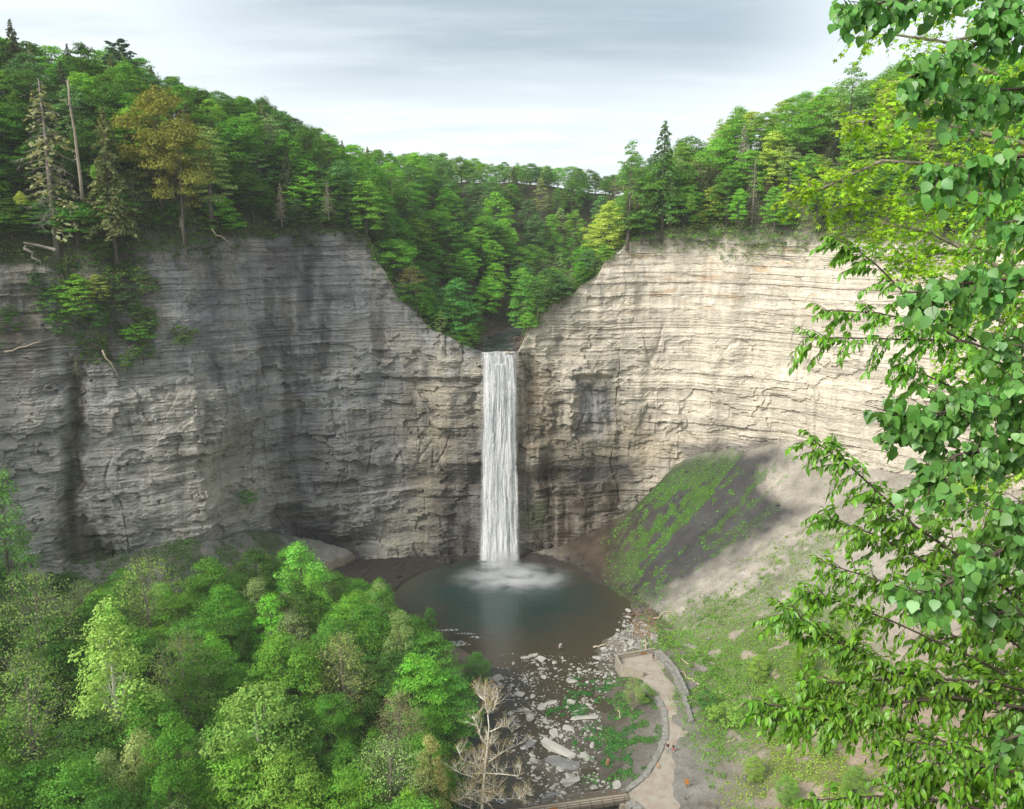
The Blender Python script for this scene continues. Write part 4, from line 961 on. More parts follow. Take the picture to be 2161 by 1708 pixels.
for zone in (L, Rr, 'valley', 'far', FL):
    zt = sorted([t for t in TREES if t['zone'] == zone and not t['label']], key=lambda t: t['v'])
    if not zt: continue
    nr = math.ceil(len(zt)/24); per = math.ceil(len(zt)/nr)
    rn = ['topmost']+ORD[1:]
    for i in range(nr):
        row = sorted(zt[i*per:(i+1)*per], key=lambda t: t['u'])
        for j, t in enumerate(row):
            nm = KINDNAME[kn(t['key'])][1]
            t['label'] = f"{t['cn']} {nm} {ZN[zone][0]}, {ORD[j]} from left, {rn[i]} row down"
g4 = np.random.default_rng(5)
for t in TREES:
    H, tm, cm = PROTO[t['key']]; nm, cat = KINDNAME[kn(t['key'])]
    s = t['h']/H; w_ = s*t['wid']
    e = empty(nm, (t['x'], t['y'], t['z']), t['label'], 'shrub' if nm == 'shrub' else 'tree', ZN[t['zone']][1], t['rz'], (w_, w_, s))
    link('trunk', tm, e)
    if cm is not None:
        c = link('crown', cm, e); col = np.array(GREEN[t['col']] if isinstance(t['col'], str) else t['col'])*g4.uniform(.85, 1.18)*(1+g4.normal(size=3)*.05)*LEAFGAIN
        c.color = (*[float(q) for q in np.clip(col, .01, .6)], 1)
# ------------------------------------------------------------------ ground cover (uncountable)
g5 = np.random.default_rng(31)
def cover(name, P0, N0, rad, n, leaf, cols, kind='stuff', squash=.7):
    """leafy clumps round the points P0"""
    m = len(P0); d = g5.normal(size=(m, n, 3)); d /= np.linalg.norm(d, axis=2)[..., None]; d = d*np.where(d[..., 2:] < 0, [1, 1, .3], 1)
    rr = rad[:, None, None]*g5.uniform(.35, 1.05, (m, n, 1)); p = P0[:, None, :]+d*rr*np.array([1, 1, squash])
    nn = d*.6+np.array([0, 0, .8])+N0[:, None, :]*.3+g5.normal(size=d.shape)*.4
    S = leaf*g5.uniform(.6, 1.3, m*n)
    V, Fq = cards(p.reshape(-1, 3), nn.reshape(-1, 3), S, g5)
    c = np.repeat(np.repeat(cols*LEAFGAIN, n, 0), 4, 0)
    return tag(link(name, mesh_np(name, V, Fq, M['vleaf'], c)), kind=kind)
def up_pts(n, x0, x1, y0, y1, cond):
    x = g5.uniform(x0, x1, n); y = g5.uniform(y0, y1, n); k = ~inpoly(x, y, GPOLY); x, y = x[k], y[k]; d, _ = polysd(x, y, RIML); k = cond(x, y, d); x, y = x[k], y[k]
    return np.stack([x, y, upland(x, y)], 1)
P1 = up_pts(26000, -170, 170, 180, 320, lambda x, y, d: (d < 45) & (d > .3) & (np.abs(x-xc(y)) > 7.5) & (np.abs(x) < .75*y) & (g5.random(len(x)) < np.exp(-d/25.)*.8+.25))
nn = fbm(P1[:, 0]/6, P1[:, 1]/6, s=301)[:, None]
lr_ = ss(-10, 25, P1[:, 0])[:, None]
pal = np.array([(.045, .09, .025), (.07, .14, .03), (.10, .085, .05), (.12, .19, .04), (.13, .115, .075)]); pi = g5.choice(5, len(P1), p=[.34, .28, .14, .14, .10]); c1 = pal[pi]*(1+.35*nn)*(.9+.45*lr_)
cover('undergrowth', P1, np.zeros((len(P1), 3)), g5.uniform(.6, 1.6, len(P1)), 15, .36, c1)
sq = g5.uniform(CUM[_iL]+5, CUM[_iR]-5, 17000); pq = curve(sq); nq = cnormal(sq); dq = 14*g5.random(17000)**1.4+.6; xq = pq[:, 0]-nq[:, 0]*dq; yq = pq[:, 1]-nq[:, 1]*dq; kq = (np.abs(xq-xc(yq)) > 7.5) & (fbm(xq/3.5, yq/3.5, s=330) > -.42)
P2 = np.stack([xq, yq, upland(xq, yq)+.3], 1)[kq]; pi = g5.choice(5, len(P2), p=[.36, .34, .08, .14, .08]); cover('rim_undergrowth', P2, np.zeros_like(P2), g5.uniform(.6, 1.7, len(P2)), 15, .36, pal[pi]*(1+.3*fbm(P2[:, 0]/5, P2[:, 1]/5, s=331)[:, None])*(.9+.45*ss(-10, 25, P2[:, 0])[:, None]))
# shrubs and moss on the left cliff ledge
us, vs = [], []
reg = [(-40, 560), (120, 545), (300, 560), (335, 600), (330, 700), (300, 740), (250, 720), (200, 770), (140, 760), (90, 730), (0, 740), (-40, 740)]
uu = g5.uniform(-40, 420, 9000); vv = g5.uniform(520, 790, 9000)
k = inpoly(uu, vv, reg) & (fbm(uu/40, vv/30, s=302) > -.18) | (inpoly(uu, vv, [(360, 690), (420, 690), (415, 712), (365, 715)]) & (g5.random(9000) < .8))
pts = np.array([on_cliff(a, b, -.4) for a, b in zip(uu[k][:2600], vv[k][:2600])])
if len(pts):
    pi = g5.choice(5, len(pts), p=[.32, .33, .15, .1, .1]); cover('ledge_plants', pts+g5.normal(size=pts.shape)*.3, np.tile([0, -.6, .2], (len(pts), 1)), g5.uniform(.5, 1.3, len(pts)), 18, .32, pal[pi]*(1+.3*fbm(pts[:, 0]/4, pts[:, 2]/4, s=303)[:, None]))
# rim fringe drooping over both cliffs
sf = g5.uniform(CUM[_iL]+5, CUM[_iR]-5, 5200); pr = curve(sf); nr = cnormal(sf); zr = upland(pr[:, 0], pr[:, 1]); dens = fbm(sf/7, sf*0, s=304)*.6+fbm(sf/2.5, sf*0, s=305)*.4
k = (dens > -.1) & (np.abs(sf-S_FALL) > 5.5); dn = g5.exponential(1.3, len(sf))*(1+1.2*ss(0, .5, dens))
fp = np.stack([pr[:, 0]+nr[:, 0]*(-2.3+.3*dn), pr[:, 1]+nr[:, 1]*(-2.3+.3*dn), zr-dn+.5], 1)[k]
pi = g5.choice(5, len(fp), p=[.25, .28, .17, .18, .12]); cover('rim_plants', fp, np.zeros_like(fp), g5.uniform(.35, 1.1, len(fp)), 14, .3, pal[pi]*(.95+.4*ss(-10, 25, fp[:, 0])[:, None]))
# tufts on the scree, grass by the path, plants in the river bed
x = g5.uniform(-125, 110, 150000); y = g5.uniform(105, 240, 150000); k = inside(x, y); x, y = x[k], y[k]; z = floor_z(x, y); u, v = proj(x, y, z)
gm = np.array(green_mask(u, v, x, y)); w_ = gm[0]*.55+gm[1]*.55+gm[2]*.8+gm[3]*.75+gm[4]*1.0+gm[5]*.7
tf = ((g5.random(len(x)) < w_*.9) | ((g5.random(len(x)) < .012) & (z > 1.2) & (x > 38))) & (v < 1760)
which = gm.argmax(0)[tf]; pc = np.array([(.085, .21, .03), (.105, .19, .035), (.105, .21, .03), (.16, .23, .04), (.055, .15, .03), (.07, .12, .04)])[which]
pp = np.stack([x, y, z+.05], 1)[tf]; pc = pc*(1+.3*fbm(pp[:, 0]/3, pp[:, 1]/3, s=306)[:, None]); far_ = (pp[:, 1] > 190)
cover('scree_plants', pp, np.zeros_like(pp), np.where(far_, .45, .45)*g5.uniform(.5, 1.3, len(pp)), 8, .28, pc, squash=.6)
x = g5.uniform(34, 100, 5200); y = g5.uniform(110, 215, 5200); k = inside(x, y); x, y = x[k], y[k]; z = floor_z(x, y); u, v = proj(x, y, z); k = (((soft(u, v, GRASS, 60)*.5+soft(u, v, GLOW, 80)*.9+soft(u, v, GBAND, 40)*.35)*(fbm(x/6, y/6, s=320) > -.05) > g5.random(len(x))) & (v < 1760))
pp = np.stack([x, y, z+.3], 1)[k]; rr_ = ss(1500, 1750, u[k])[:, None]; cover('slope_shrubs', pp, np.zeros_like(pp), g5.uniform(.45, 1.5, len(pp)), 34, .3, (np.array([.09, .18, .03])*(1-rr_)+np.array([.16, .23, .04])*rr_)*(1+.35*fbm(pp[:, 0]/4, pp[:, 1]/4, s=321)[:, None]))
x = g5.uniform(-118, -40, 3000); y = g5.uniform(155, 222, 3000); k = inside(x, y); x, y = x[k], y[k]; z = floor_z(x, y); k = (z > .8) & (fbm(x/6, y/6, s=340) > -.12); pp = np.stack([x, y, z+.2], 1)[k]; cover('talus_shrubs', pp, np.zeros_like(pp), g5.uniform(.4, 1.3, len(pp)), 26, .3, np.array([.06, .115, .03])*(1+.35*fbm(pp[:, 0]/4, pp[:, 1]/4, s=341)[:, None]))
# reeds and cress in the river bed
x = g5.uniform(-5, 27, 16000); y = g5.uniform(118, 172, 16000); u, v = proj(x, y, .3)
rg = [[(1205, 1430), (1290, 1440), (1280, 1470), (1215, 1500), (1185, 1500)], [(1205, 1530), (1260, 1520), (1275, 1600), (1240, 1610), (1215, 1580)], [(1290, 1500), (1340, 1540), (1330, 1640), (1290, 1665), (1270, 1600)], [(1150, 1500), (1200, 1490), (1240, 1480), (1240, 1505), (1170, 1518)]]
rm = np.zeros(len(x), bool)
for q in rg: rm |= soft(u, v, q, 30) > .45
rm &= fbm(x/1.6, y/1.6, s=307) > .08
pp = np.stack([x, y, np.maximum(0.02, floor_z(x, y))+.1], 1)[rm]; cover('river_plants', pp, np.zeros_like(pp), g5.uniform(.25, .6, len(pp)), 10, .2, np.tile([.035, .12, .028], (len(pp), 1))*(1+.3*g5.normal(size=(len(pp), 1))*.5))
# dim undergrowth in the wood
x = g5.uniform(-140, -8, 9000); y = g5.uniform(90, 205, 9000); z = floor_z(x, y); k = inside(x, y) & (z < 22) & (z > .6) & (np.hypot((x+1)/31, (y-206)/28) > 1.1) & (x < -13-.1*(y-128)); pp = np.stack([x, y, z+.3], 1)[k]
cover('wood_undergrowth', pp, np.zeros_like(pp), g5.uniform(.6, 1.4, len(pp)), 12, .38, np.tile([.05, .11, .028], (len(pp), 1)))
# ------------------------------------------------------------------ stones
import bmesh
def rock_mesh(seed, flat):
    g = np.random.default_rng(seed); bm = bmesh.new()
    for _ in range(16):
        p = g.normal(size=3); p /= np.linalg.norm(p); p = np.sign(p)*np.abs(p)**.6
        bm.verts.new((p[0]*.62, p[1]*.42*g.uniform(.8, 1.1), p[2]*flat*.5))
    r = bmesh.ops.convex_hull(bm, input=bm.verts[:]); 
    for vv_ in [q for q in bm.verts if not q.link_faces]: bm.verts.remove(vv_)
    me = bpy.data.meshes.new('river_stone'); bm.to_mesh(me); bm.free(); me.materials.append(M['stone']); return me
RK = [rock_mesh(400+i, f) for i, f in enumerate([.35, .3, .45, .6, .28, .7])]
BED = [(1000, 1400), (1060, 1375), (1180, 1385), (1285, 1385), (1300, 1410), (1300, 1440), (1262, 1490), (1275, 1560), (1262, 1640), (1310, 1668), (1100, 1712), (1085, 1600), (1075, 1500), (1010, 1440)]
SHORE = [(1320, 1285), (1345, 1310), (1380, 1330), (1390, 1372), (1290, 1395), (1255, 1392), (1290, 1350)]
n = 60000; x = g5.uniform(-16, 40, n); y = g5.uniform(118, 206, n); u, v = proj(x, y, .1)
bedm = inpoly(u, v, BED); shm = inpoly(u, v, SHORE)
cl_ = fbm(x/3.6, y/2.2, s=311)*.7+fbm(x/1.3, y/1.1, s=312)*.5
dens = np.where(bedm, (.13+ss(-.05, .45, cl_))*ss(1030, 1100, u), 0)+np.where(shm, .6, 0)
sel = np.where(g5.random(n) < dens*.8)[0]
size = .19*(1-g5.random(len(sel)))**(-1/2.3); size = np.clip(size, .20, 2.2)
order = np.argsort(-size*1.0); sel = sel[order]; size = size[order]
bigN = 290; taken = []
VV, FF, off = [], [], 0
def rock_arr(me):
    v_ = np.empty(len(me.vertices)*3, np.float32); me.vertices.foreach_get('co', v_); return v_.reshape(-1, 3), [tuple(p.vertices) for p in me.polygons]
RA = [rock_arr(m) for m in RK]
stuff = MB(); cnt = 0
for j, (i, s) in enumerate(zip(sel, size)):
    X, Y = x[i], y[i]; zz = max(fz(X, Y), -.08)
    if cnt < bigN and any((X-q[0])**2+(Y-q[1])**2 < (.42*(s+q[2]))**2 for q in taken): continue
    k = int(g5.integers(6))
    if cnt < bigN:
        taken.append((X, Y, s)); o = bpy.data.objects.new('river_stone', RK[k]); C.objects.link(o); o.location = (X, Y, zz+.06*s); o.scale = (s, s, s); o.rotation_euler = (g5.normal()*.1, g5.normal()*.1, g5.uniform(0, 6.28)); cnt += 1
        tag(o, 'pale angular slab or cobble lying in the shallow bed of the river', 'stone', 'loose stones in the river bed')
    elif j < 6500:
        v_, f_ = RA[k]; stuff.add(v_*s @ rotm(g5.uniform(0, 6.28), 'z')+np.array([X, Y, zz+.05*s]), f_)
tag(stuff.build('pebbles', M['stone']), kind='stuff')
def big(u, v, s3, rz, tilt, lab, k=0, z=0, mat=None, name='boulder'):
    p = at_z(u, v, z); me = RK[k].copy()
    if mat: me.materials.clear(); me.materials.append(mat)
    o = link(name, me); o.location = (p[0], p[1], z+s3[2]*.1); o.scale = s3; o.rotation_euler = (tilt[0], tilt[1], rz); return tag(o, lab, 'boulder')
darkst = m_simple('grey_slate', (.17, .17, .17), .8, .25, 1.5, bump=.3)
big(1178, 1582, (6.2, 3.0, 2.6), -.6, (.35, .1), 'largest pale slab, tilted across the river bed between the green plants', 2, .3)
big(1190, 1610, (5.8, 4.0, 1.0), -.35, (.08, 0), 'flat dark grey slab just below the largest tilted slab', 0, .2, darkst)
big(1234, 1516, (5.2, 1.5, 1.4), .12, (.1, 0), 'long narrow slab lying level above the largest tilted slab', 1, .25)
big(1117, 1574, (1.8, 2.2, 1.6), .4, (0, 0), 'brown rounded boulder standing in the dark channel', 5, .05, darkst)
big(1183, 1368, (.8, .6, 5.0), .4, (.15, 0), 'upright pale stone standing alone at the lip of the pool', 1, .4)
big(1110, 1388, (2.2, 1.2, .9), .2, (0, 0), 'low pale boulder on the left of the pool outlet', 2, .05)
big(1282, 1612, (.6, .5, 2.6), .1, (0, 0), 'small orange block standing among the river plants', 5, .6, m_simple('orange_stone', (.36, .20, .11), .8, .2, 3))
big(1108, 1503, (2.0, 1.5, 1.8), .2, (0, .1), 'grey boulder beside the white rapid', 3, .05)
big(1205, 1650, (3.4, 2.2, 2.2), .5, (.1, .1), 'broad pale boulder upstream of the footbridge', 2, .15)
big(1158, 1688, (2.6, 1.8, 2.2), .7, (.1, 0), 'rounded grey boulder close to the footbridge', 5, .1, darkst)
# rapids
def m_foam():
    t = NT('foam'); c = t.obj(); n_ = t.noise(c, 2.2, 5, .75); d = t.n('ShaderNodeBsdfDiffuse'); d.inputs[0].default_value = (.75, .79, .8, 1)
    tr = t.n('ShaderNodeBsdfTransparent'); m = t.n('ShaderNodeMixShader'); ln = t.n('ShaderNodeVectorMath', operation='LENGTH'); t.l(t.n('ShaderNodeTexCoord').outputs['Generated'], ln.inputs[0])
    t.l(t.maprange(n_, .50, .60, 0, .85), m.inputs[0]); t.l(tr.outputs[0], m.inputs[1]); t.l(d.outputs[0], m.inputs[2]); t.l(m.outputs[0], t.out.inputs['Surface']); return t.m
FO = m_foam(); fo = MB()
for u, v, a, b in [(1072, 1520, 1.7, 1.2), (1085, 1512, 1.1, 1.0), (1045, 1448, 3, 1.1), (945, 1330, 3, .5), (985, 1337, 3, .5), (1005, 1345, 1.5, .6), (965, 1358, 3.4, 1.4), (1098, 1500, 1.6, .5), (1120, 1700, 1.6, .9), (1060, 1690, 1.4, .8), (1035, 1432, 1.6, .5)]:
    p = at_z(u, v, .03); fo.add([(p[0]+a*math.cos(t_)*g5.uniform(.6, 1.2), p[1]+b*math.sin(t_)*g5.uniform(.6, 1.2), .03) for t_ in np.linspace(0, 6.28, 15)[:-1]], [tuple(range(14))])
tag(fo.build('rapids', FO), kind='structure')
# loose rock on the scree and at the foot of the walls
n = 42000; x = g5.uniform(-60, 110, n); y = g5.uniform(120, 240, n); k = inside(x, y); x, y = x[k], y[k]; z = floor_z(x, y); u, v = proj(x, y, z)
foot = (z < 2.5) & (y > 200) & (z > .25); sc_m = (z > 1.5) & (x > 20) & ~((x < 38) & (y < 180))
kk = (foot & (g5.random(len(x)) < .55)) | (sc_m & (g5.random(len(x)) < .10)); x, y, z = x[kk], y[kk], z[kk]; tn = floor_tint(x, y, z)
PV, PF, PC, of_ = [], [], [], 0; RA_ = []
for v_, f_ in RA:
    tri = [(f[0], f[q], f[q+1]) for f in f_ for q in range(1, len(f)-1)]; RA_.append((v_, np.array(tri)))
for X, Y, Z, cc in zip(x, y, z, tn):
    v_, f_ = RA_[int(g5.integers(6))]; s = .16*(1-g5.random())**(-1/2.4); s = min(s, 1.6)*(1.5 if Y > 200 and Z < 2.5 else 1); PV.append(v_*s @ rotm(g5.uniform(0, 6.28), 'z')+np.array([X, Y, Z+.04*s])); PF.append(f_+of_); of_ += len(v_); PC.append(np.tile(np.clip(cc.mean()*g5.uniform(.8, 1.6)*np.array([1.02, 1, .95]), .03, .6), (len(v_), 1)))
for i in range(150):
    yy = g5.uniform(239, 285); sd = g5.choice([-1, 1]); X = float(xc(yy))+sd*g5.uniform(3.6, 6.6); v_, f_ = RA_[int(g5.integers(6))]; s = g5.uniform(.5, 2.4); PV.append(v_*s*[1.2, 1, .8] @ rotm(g5.uniform(0, 6.28), 'z')+np.array([X, yy, float(creek_z(yy))+.25])); PF.append(f_+of_); of_ += len(v_); PC.append(np.tile(np.array([.17, .14, .12])*g5.uniform(.5, 1.3), (len(v_), 1)))
tag(link('scree_stones', mesh_np('scree_stones', np.concatenate(PV), np.concatenate(PF), M['ground'], np.concatenate(PC))), kind='stuff')
# ------------------------------------------------------------------ path, platform, walls
PZ = 2.3
Lp = [(1300, 1392), (1309, 1412), (1357, 1428), (1360, 1446), (1388, 1468), (1403, 1496), (1409, 1530), (1406, 1562), (1396, 1590), (1380, 1618), (1362, 1642), (1338, 1662), (1322, 1676), (1318, 1690), (1340, 1712), (1330, 1760)]
Rp = [(1379, 1378), (1392, 1390), (1410, 1412), (1424, 1440), (1436, 1468), (1447, 1498), (1452, 1525), (1450, 1550), (1440, 1578), (1430, 1600), (1424, 1622), (1426, 1646), (1438, 1672), (1456, 1700), (1475, 1722), (1490, 1770)]
def resam(pts, n, z):
    P_ = np.array([at_z(a, b, z)[:2] for a, b in pts]); l = np.concatenate([[0], np.cumsum(np.hypot(*(P_[1:]-P_[:-1]).T))])
    # keep pairing by vertex index
    q = np.linspace(0, len(pts)-1, n); return np.stack([np.interp(q, range(len(pts)), P_[:, 0]), np.interp(q, range(len(pts)), P_[:, 1])], 1)
A = resam(Lp, 90, PZ); B = resam(Rp, 90, PZ); V = []
for a, b in zip(A, B):
    for t_ in np.linspace(0, 1, 12):
        p = a*(1-t_)+b*t_; V.append((p[0], p[1], PZ+.10*math.sin(math.pi*t_)))
Fq = grid_faces(90, 12); V = np.array(V); ss0 = len(V)
V2 = np.concatenate([np.c_[A, np.full(90, PZ-3)], np.c_[A, np.full(90, PZ)], np.c_[B, np.full(90, PZ-2.5)], np.c_[B, np.full(90, PZ)]])
Fs = []
for i in range(89):
    Fs += [(ss0+i, ss0+i+1, ss0+91+i, ss0+90+i), (ss0+180+i, ss0+181+i, ss0+271+i, ss0+270+i)]
def m_path():
    t = NT('gravel_path'); c = t.obj(); a = t.noise(c, .55, 4, .6, .6); f = t.noise(c, 9, 3, .8)
    col = t.mix(t.maprange(a, .42, .66, 0, 1), (.34, .31, .26), (.29, .235, .19)); t.pr(t.mul(col, t.maprange(f, .3, .7, .85, 1.15)), .95, t.bump(f, .4, .05), .2); return t.m
tag(link('path', mesh_np('path', np.concatenate([V, V2]), np.concatenate([Fq, np.array(Fs)]), m_path())), kind='structure')
def W(u, v, z): return at_z(u, v, z)
# concrete parapet round the viewing platform
par = empty('parapet_wall', (*W(1300, 1392, PZ)[:2], 0), 'tan concrete parapet enclosing the end of the viewing platform', 'wall')
pl0 = [W(1379, 1379, PZ), W(1300, 1393, PZ), W(1309, 1413, PZ), W(1357, 1429, PZ)]
def local(o, p): return np.array(p)-np.array(o.location)
for i, (a, b) in enumerate(zip(pl0[:-1], pl0[1:])):
    d = b-a; L_ = np.hypot(d[0], d[1]); rz = math.atan2(d[1], d[0]); m = MB(); c = (a+b)/2; cz = PZ-.9; m.box(local(par, (c[0], c[1], cz)), (L_+.3-.01*i, .34, 4.0+.02*i), rz)
    s_ = m.build('wall_panel', M['concrete'], par)
    m2 = MB(); m2.box(local(par, (c[0], c[1], PZ+1.16+.012*i)), (L_+.5, .46, .12), rz); m2.build('coping', M['concrete'], s_)
mp_ = W(1357, 1378, PZ+.6); m = MB(); d = pl0[0]-pl0[1]; rz = math.atan2(d[1], d[0]); f_ = .72; q = pl0[1]*(1-f_)+pl0[0]*f_; m.box(local(par, (q[0], q[1]-.24, PZ+.62)), (1.1, .06, .45), rz); m.build('sign_plate', M['sign'], par)
# dry stone walls
def stone_wall(pts, zs, label, w=.75, rows=2, h=.5, zb=PZ-.2, step=.95):
    P_ = np.array([at_z(a, b, zb)[:2] for a, b in pts]); l = np.concatenate([[0], np.cumsum(np.hypot(*(P_[1:]-P_[:-1]).T))]); m = MB(); e = P_[0]
    for r in range(rows):
        s = 0
        while s < l[-1]:
            ln = step*g5.uniform(.75, 1.3); t_ = s+ln/2; p = np.array([np.interp(t_, l, P_[:, 0]), np.interp(t_, l, P_[:, 1])]); q = np.array([np.interp(t_+.3, l, P_[:, 0]), np.interp(t_+.3, l, P_[:, 1])]); rz = math.atan2(*(q-p)[::-1]) if np.hypot(*(q-p)) > .05 else rz
            m.box((p[0]-e[0]+g5.normal()*.05, p[1]-e[1]+g5.normal()*.05, zb-h*(rows-1-r)+g5.normal()*.03), (ln*.96, w*g5.uniform(.85, 1.2)+(rows-1-r)*.25, h*.98), rz+g5.normal()*.06, .07, .03); s += ln
    o = m.build('stone_wall', M['block']); o.location = (e[0], e[1], 0); return tag(o, label, 'wall', 'stone walls along the path')
stone_wall([(1358, 1446), (1385, 1469), (1400, 1497), (1405, 1530), (1402, 1562), (1391, 1592), (1374, 1620), (1355, 1645), (1330, 1664), (1312, 1678)], 0, 'grey block retaining wall along the river side of the path', 1.0, 4, .6, PZ-.05, 1.25)
stone_wall([(1382, 1374), (1398, 1390), (1416, 1412), (1430, 1440), (1442, 1468), (1453, 1498), (1458, 1520)], 0, 'low double row of pale blocks along the hillside edge of the path', .8, 2, .5, PZ+.45, .8)
stone_wall([(1390, 1374), (1410, 1392), (1427, 1414), (1440, 1440), (1449, 1462)], 0, 'upper short row of rough pale blocks behind the hillside path wall', .7, 2, .45, PZ+1.0, .8)
for u, v, s, lab in [(1333, 1704, 1.5, 'big square grey block at the end of the footbridge'), (1345, 1712, 1.3, 'smaller square grey block beside the big one by the footbridge')]:
    p = W(u, v, PZ); m = MB().box((0, 0, 0), (s, s*.9, s*.9), .5, .06); o = m.build('stone_block', M['block']); o.location = (p[0], p[1], PZ+.1); tag(o, lab, 'block')
# ------------------------------------------------------------------ footbridge
BZ = 2.7; a = W(1325, 1683, BZ); b = W(1120, 1712, BZ); d = (b-a)/np.linalg.norm(b-a); b = a+d*34; nrm = np.array([-d[1], d[0], 0]); nrm = nrm if nrm[1] > 0 else -nrm
br = empty('footbridge', (a[0], a[1], 0), 'weathered wooden footbridge with post and rail sides crossing the river', 'bridge'); rz = math.atan2(d[1], d[0]); wd = 1.9
mid = a+d*17; MB().box(local(br, (mid[0], mid[1], BZ)), (34, wd, .14), rz).build('deck', M['plank'], br)
for sgn, nm in ((1, 'railing'), (-1, 'railing')):
    r_ = MB(); 
    for h_ in (1.05, .62, .12): q = mid+nrm*sgn*wd/2; r_.box(local(br, (q[0], q[1], BZ+h_+.05)), (34, .07, .14 if h_ != .12 else .3), rz)
    ro = r_.build(nm, M['rail'], br)
    for i in range(18):
        q = a+d*(1+1.95*i)+nrm*sgn*(wd/2+.08); MB().box(local(br, (q[0], q[1], BZ+.42)), (.12, .12, 1.5), rz).build('post', M['rail'], ro)
for sgn in (1, -1):
    q = mid+nrm*sgn*.7; MB().box(local(br, (q[0], q[1], BZ-.32)), (34, .22, .5), rz).build('beam', M['rail'], br)
q = a+d*.9; MB().box(local(br, (q[0], q[1], .9)), (1.5, 2.6, 3.0), rz).build('abutment', M['concrete'], br)
q = a+d*13.2-nrm*(wd/2+.17); MB().box(local(br, (q[0], q[1], BZ+.62)), (1.3, .05, .75), rz).build('sign_board', M['sign'], br)
# posts and sign by the path
def gp(u, v): 
    r = ray(u, v); ts = np.linspace(90, 300, 4000); t = ts[np.argmax(CAMZ+r[2]*ts-np.maximum(floor_z(r[0]*ts, r[1]*ts), 0) < 0)]; return np.array([r[0]*t, r[1]*t, CAMZ+r[2]*t])
p = gp(1449, 1663); e = empty('trail_sign', p, 'orange brown trail sign on a post right of the gravel path', 'sign', None, -.3); MB().box((0, 0, .7), (.14, .14, 2.0)).build('post', M['rail'], e); MB().box((0, -.1, 1.25), (.75, .06, 1.0)).build('sign_board', M['sign'], e)
p = gp(1446, 1689); o = MB().box((0, 0, .35), (.16, .16, 1.3), 0, .01).add([(-.1, -.1, 1.0), (.1, -.1, 1.0), (.1, .1, 1.0), (-.1, .1, 1.0), (0, 0, 1.12)], [(0, 1, 4), (1, 2, 4), (2, 3, 4), (3, 0, 4)]).build('bollard', M['rail']); o.location = p; tag(o, 'short dark post at the right edge of the path below the trail sign', 'post')
p = gp(1474, 1700); e = empty('post_fence', p, 'short post and rail fence at the bottom of the path', 'fence', None, -.35)
for i in range(3): MB().box((i*1.4, 0, .4), (.14, .14, 1.5)).build('post', M['rail'], e)
for h_ in (.45, .9): MB().box((1.4, -.09, h_), (3.1, .05, .12)).build('rail', M['rail'], e)
# ------------------------------------------------------------------ driftwood and fallen trunks
def log(p, q, r, lab, mat='driftwood', name='driftwood_log', stubs=4, bend=.03):
    p = np.array(p, float); q = np.array(q, float); m = MB(); L_ = np.linalg.norm(q-p); k = 5
    pts = [(q-p)*i/k+g5.normal(size=3)*L_*bend*(0 < i < k) for i in range(k+1)]; m.tube(pts, [r*(1-.55*i/k) for i in range(k+1)], 7)
    for i in range(stubs):
        t_ = g5.uniform(.3, .97); c_ = (q-p)*t_; dd = g5.normal(size=3); dd[2] = abs(dd[2]); dd /= np.linalg.norm(dd); m.tube([c_, c_+dd*L_*.09], [r*.3, r*.1], 4)
    o = m.build(name, M[mat], None, True); o.location = p; return tag(o, lab, 'log')
def glog(u0, v0, u1, v1, r, lab, **k): a_, b_ = gp(u0, v0), gp(u1, v1); up = np.array([0, 0, r*.8]); return log(a_+up, b_+up, r, lab, **k)
glog(1378, 1306, 1442, 1278, .18, 'long thin pale log lying up the scree above the debris pile')
glog(1361, 1378, 1364, 1346, .26, 'pale forked log propped behind the platform parapet', stubs=6)
glog(1454, 1404, 1436, 1391, .2, 'short reddish log with roots in the grass above the path wall', stubs=9)
glog(1477, 1445, 1433, 1419, .22, 'straight tan log on the gravel right of the path wall', stubs=1)
glog(1252, 1368, 1281, 1360, .25, 'reddish brown log lying at the water edge of the pool outlet', stubs=1)
glog(1309, 1516, 1306, 1494, .17, 'curved pale log at the foot of the willow beside the river')
glog(1519, 1460, 1543, 1472, .2, 'short pale log high on the grassy slope', stubs=1)
glog(1548, 1501, 1577, 1483, .18, 'bent pale log below the short one on the grassy slope')
glog(1553, 1561, 1534, 1569, .2, 'pale log by the grey gravel low on the grassy slope', stubs=0)
glog(1780, 1552, 1795, 1593, .16, 'thin pale trunk lying on the earthy slope behind the cherry twigs', stubs=2)
glog(1840, 1655, 1900, 1662, .2, 'pale log at the lower right behind the foreground leaves', stubs=1)
db_ = MB()
for i in range(150):
    p = gp(g5.uniform(1330, 1388), g5.uniform(1288, 1345)); a_ = g5.uniform(0, 6.28); l_ = g5.uniform(.6, 2.6); q = p+np.array([math.cos(a_)*l_, math.sin(a_)*l_, g5.uniform(.0, .4)]); db_.tube([p+[0, 0, .12], (p+q)/2+[0, 0, .25], q+[0, 0, .1]], [.07, .06, .03], 4)
tag(db_.build('driftwood_debris', m_simple('red_driftwood', (.27, .17, .11), .9, .3, 4)), kind='stuff')
def clog(u0, v0, u1, v1, r, lab, push=1.2, **k): return log(on_cliff(u0, v0, push), on_cliff(u1, v1, push), r, lab, **k)
clog(9, 743, 87, 721, .3, 'pale fallen trunk lying along the cliff ledge at the left edge', 2.0, bend=.02)
clog(216, 739, 249, 800, .2, 'thin broken trunk leaning down the cliff right of the gully', 2.0)
clog(116, 528, 50, 512, .45, 'thick curved trunk growing out of the cliff edge at the far left', 2.5, mat='deadwood', name='leaning_tree', bend=.08)
clog(54, 520, 86, 560, .35, 'second curved trunk hanging below the cliff edge at the far left', 2.5, mat='deadwood', name='leaning_tree', bend=.08)
clog(447, 484, 495, 523, .22, 'bare pole-like dead trunk sticking out over the left cliff', 5, stubs=10)
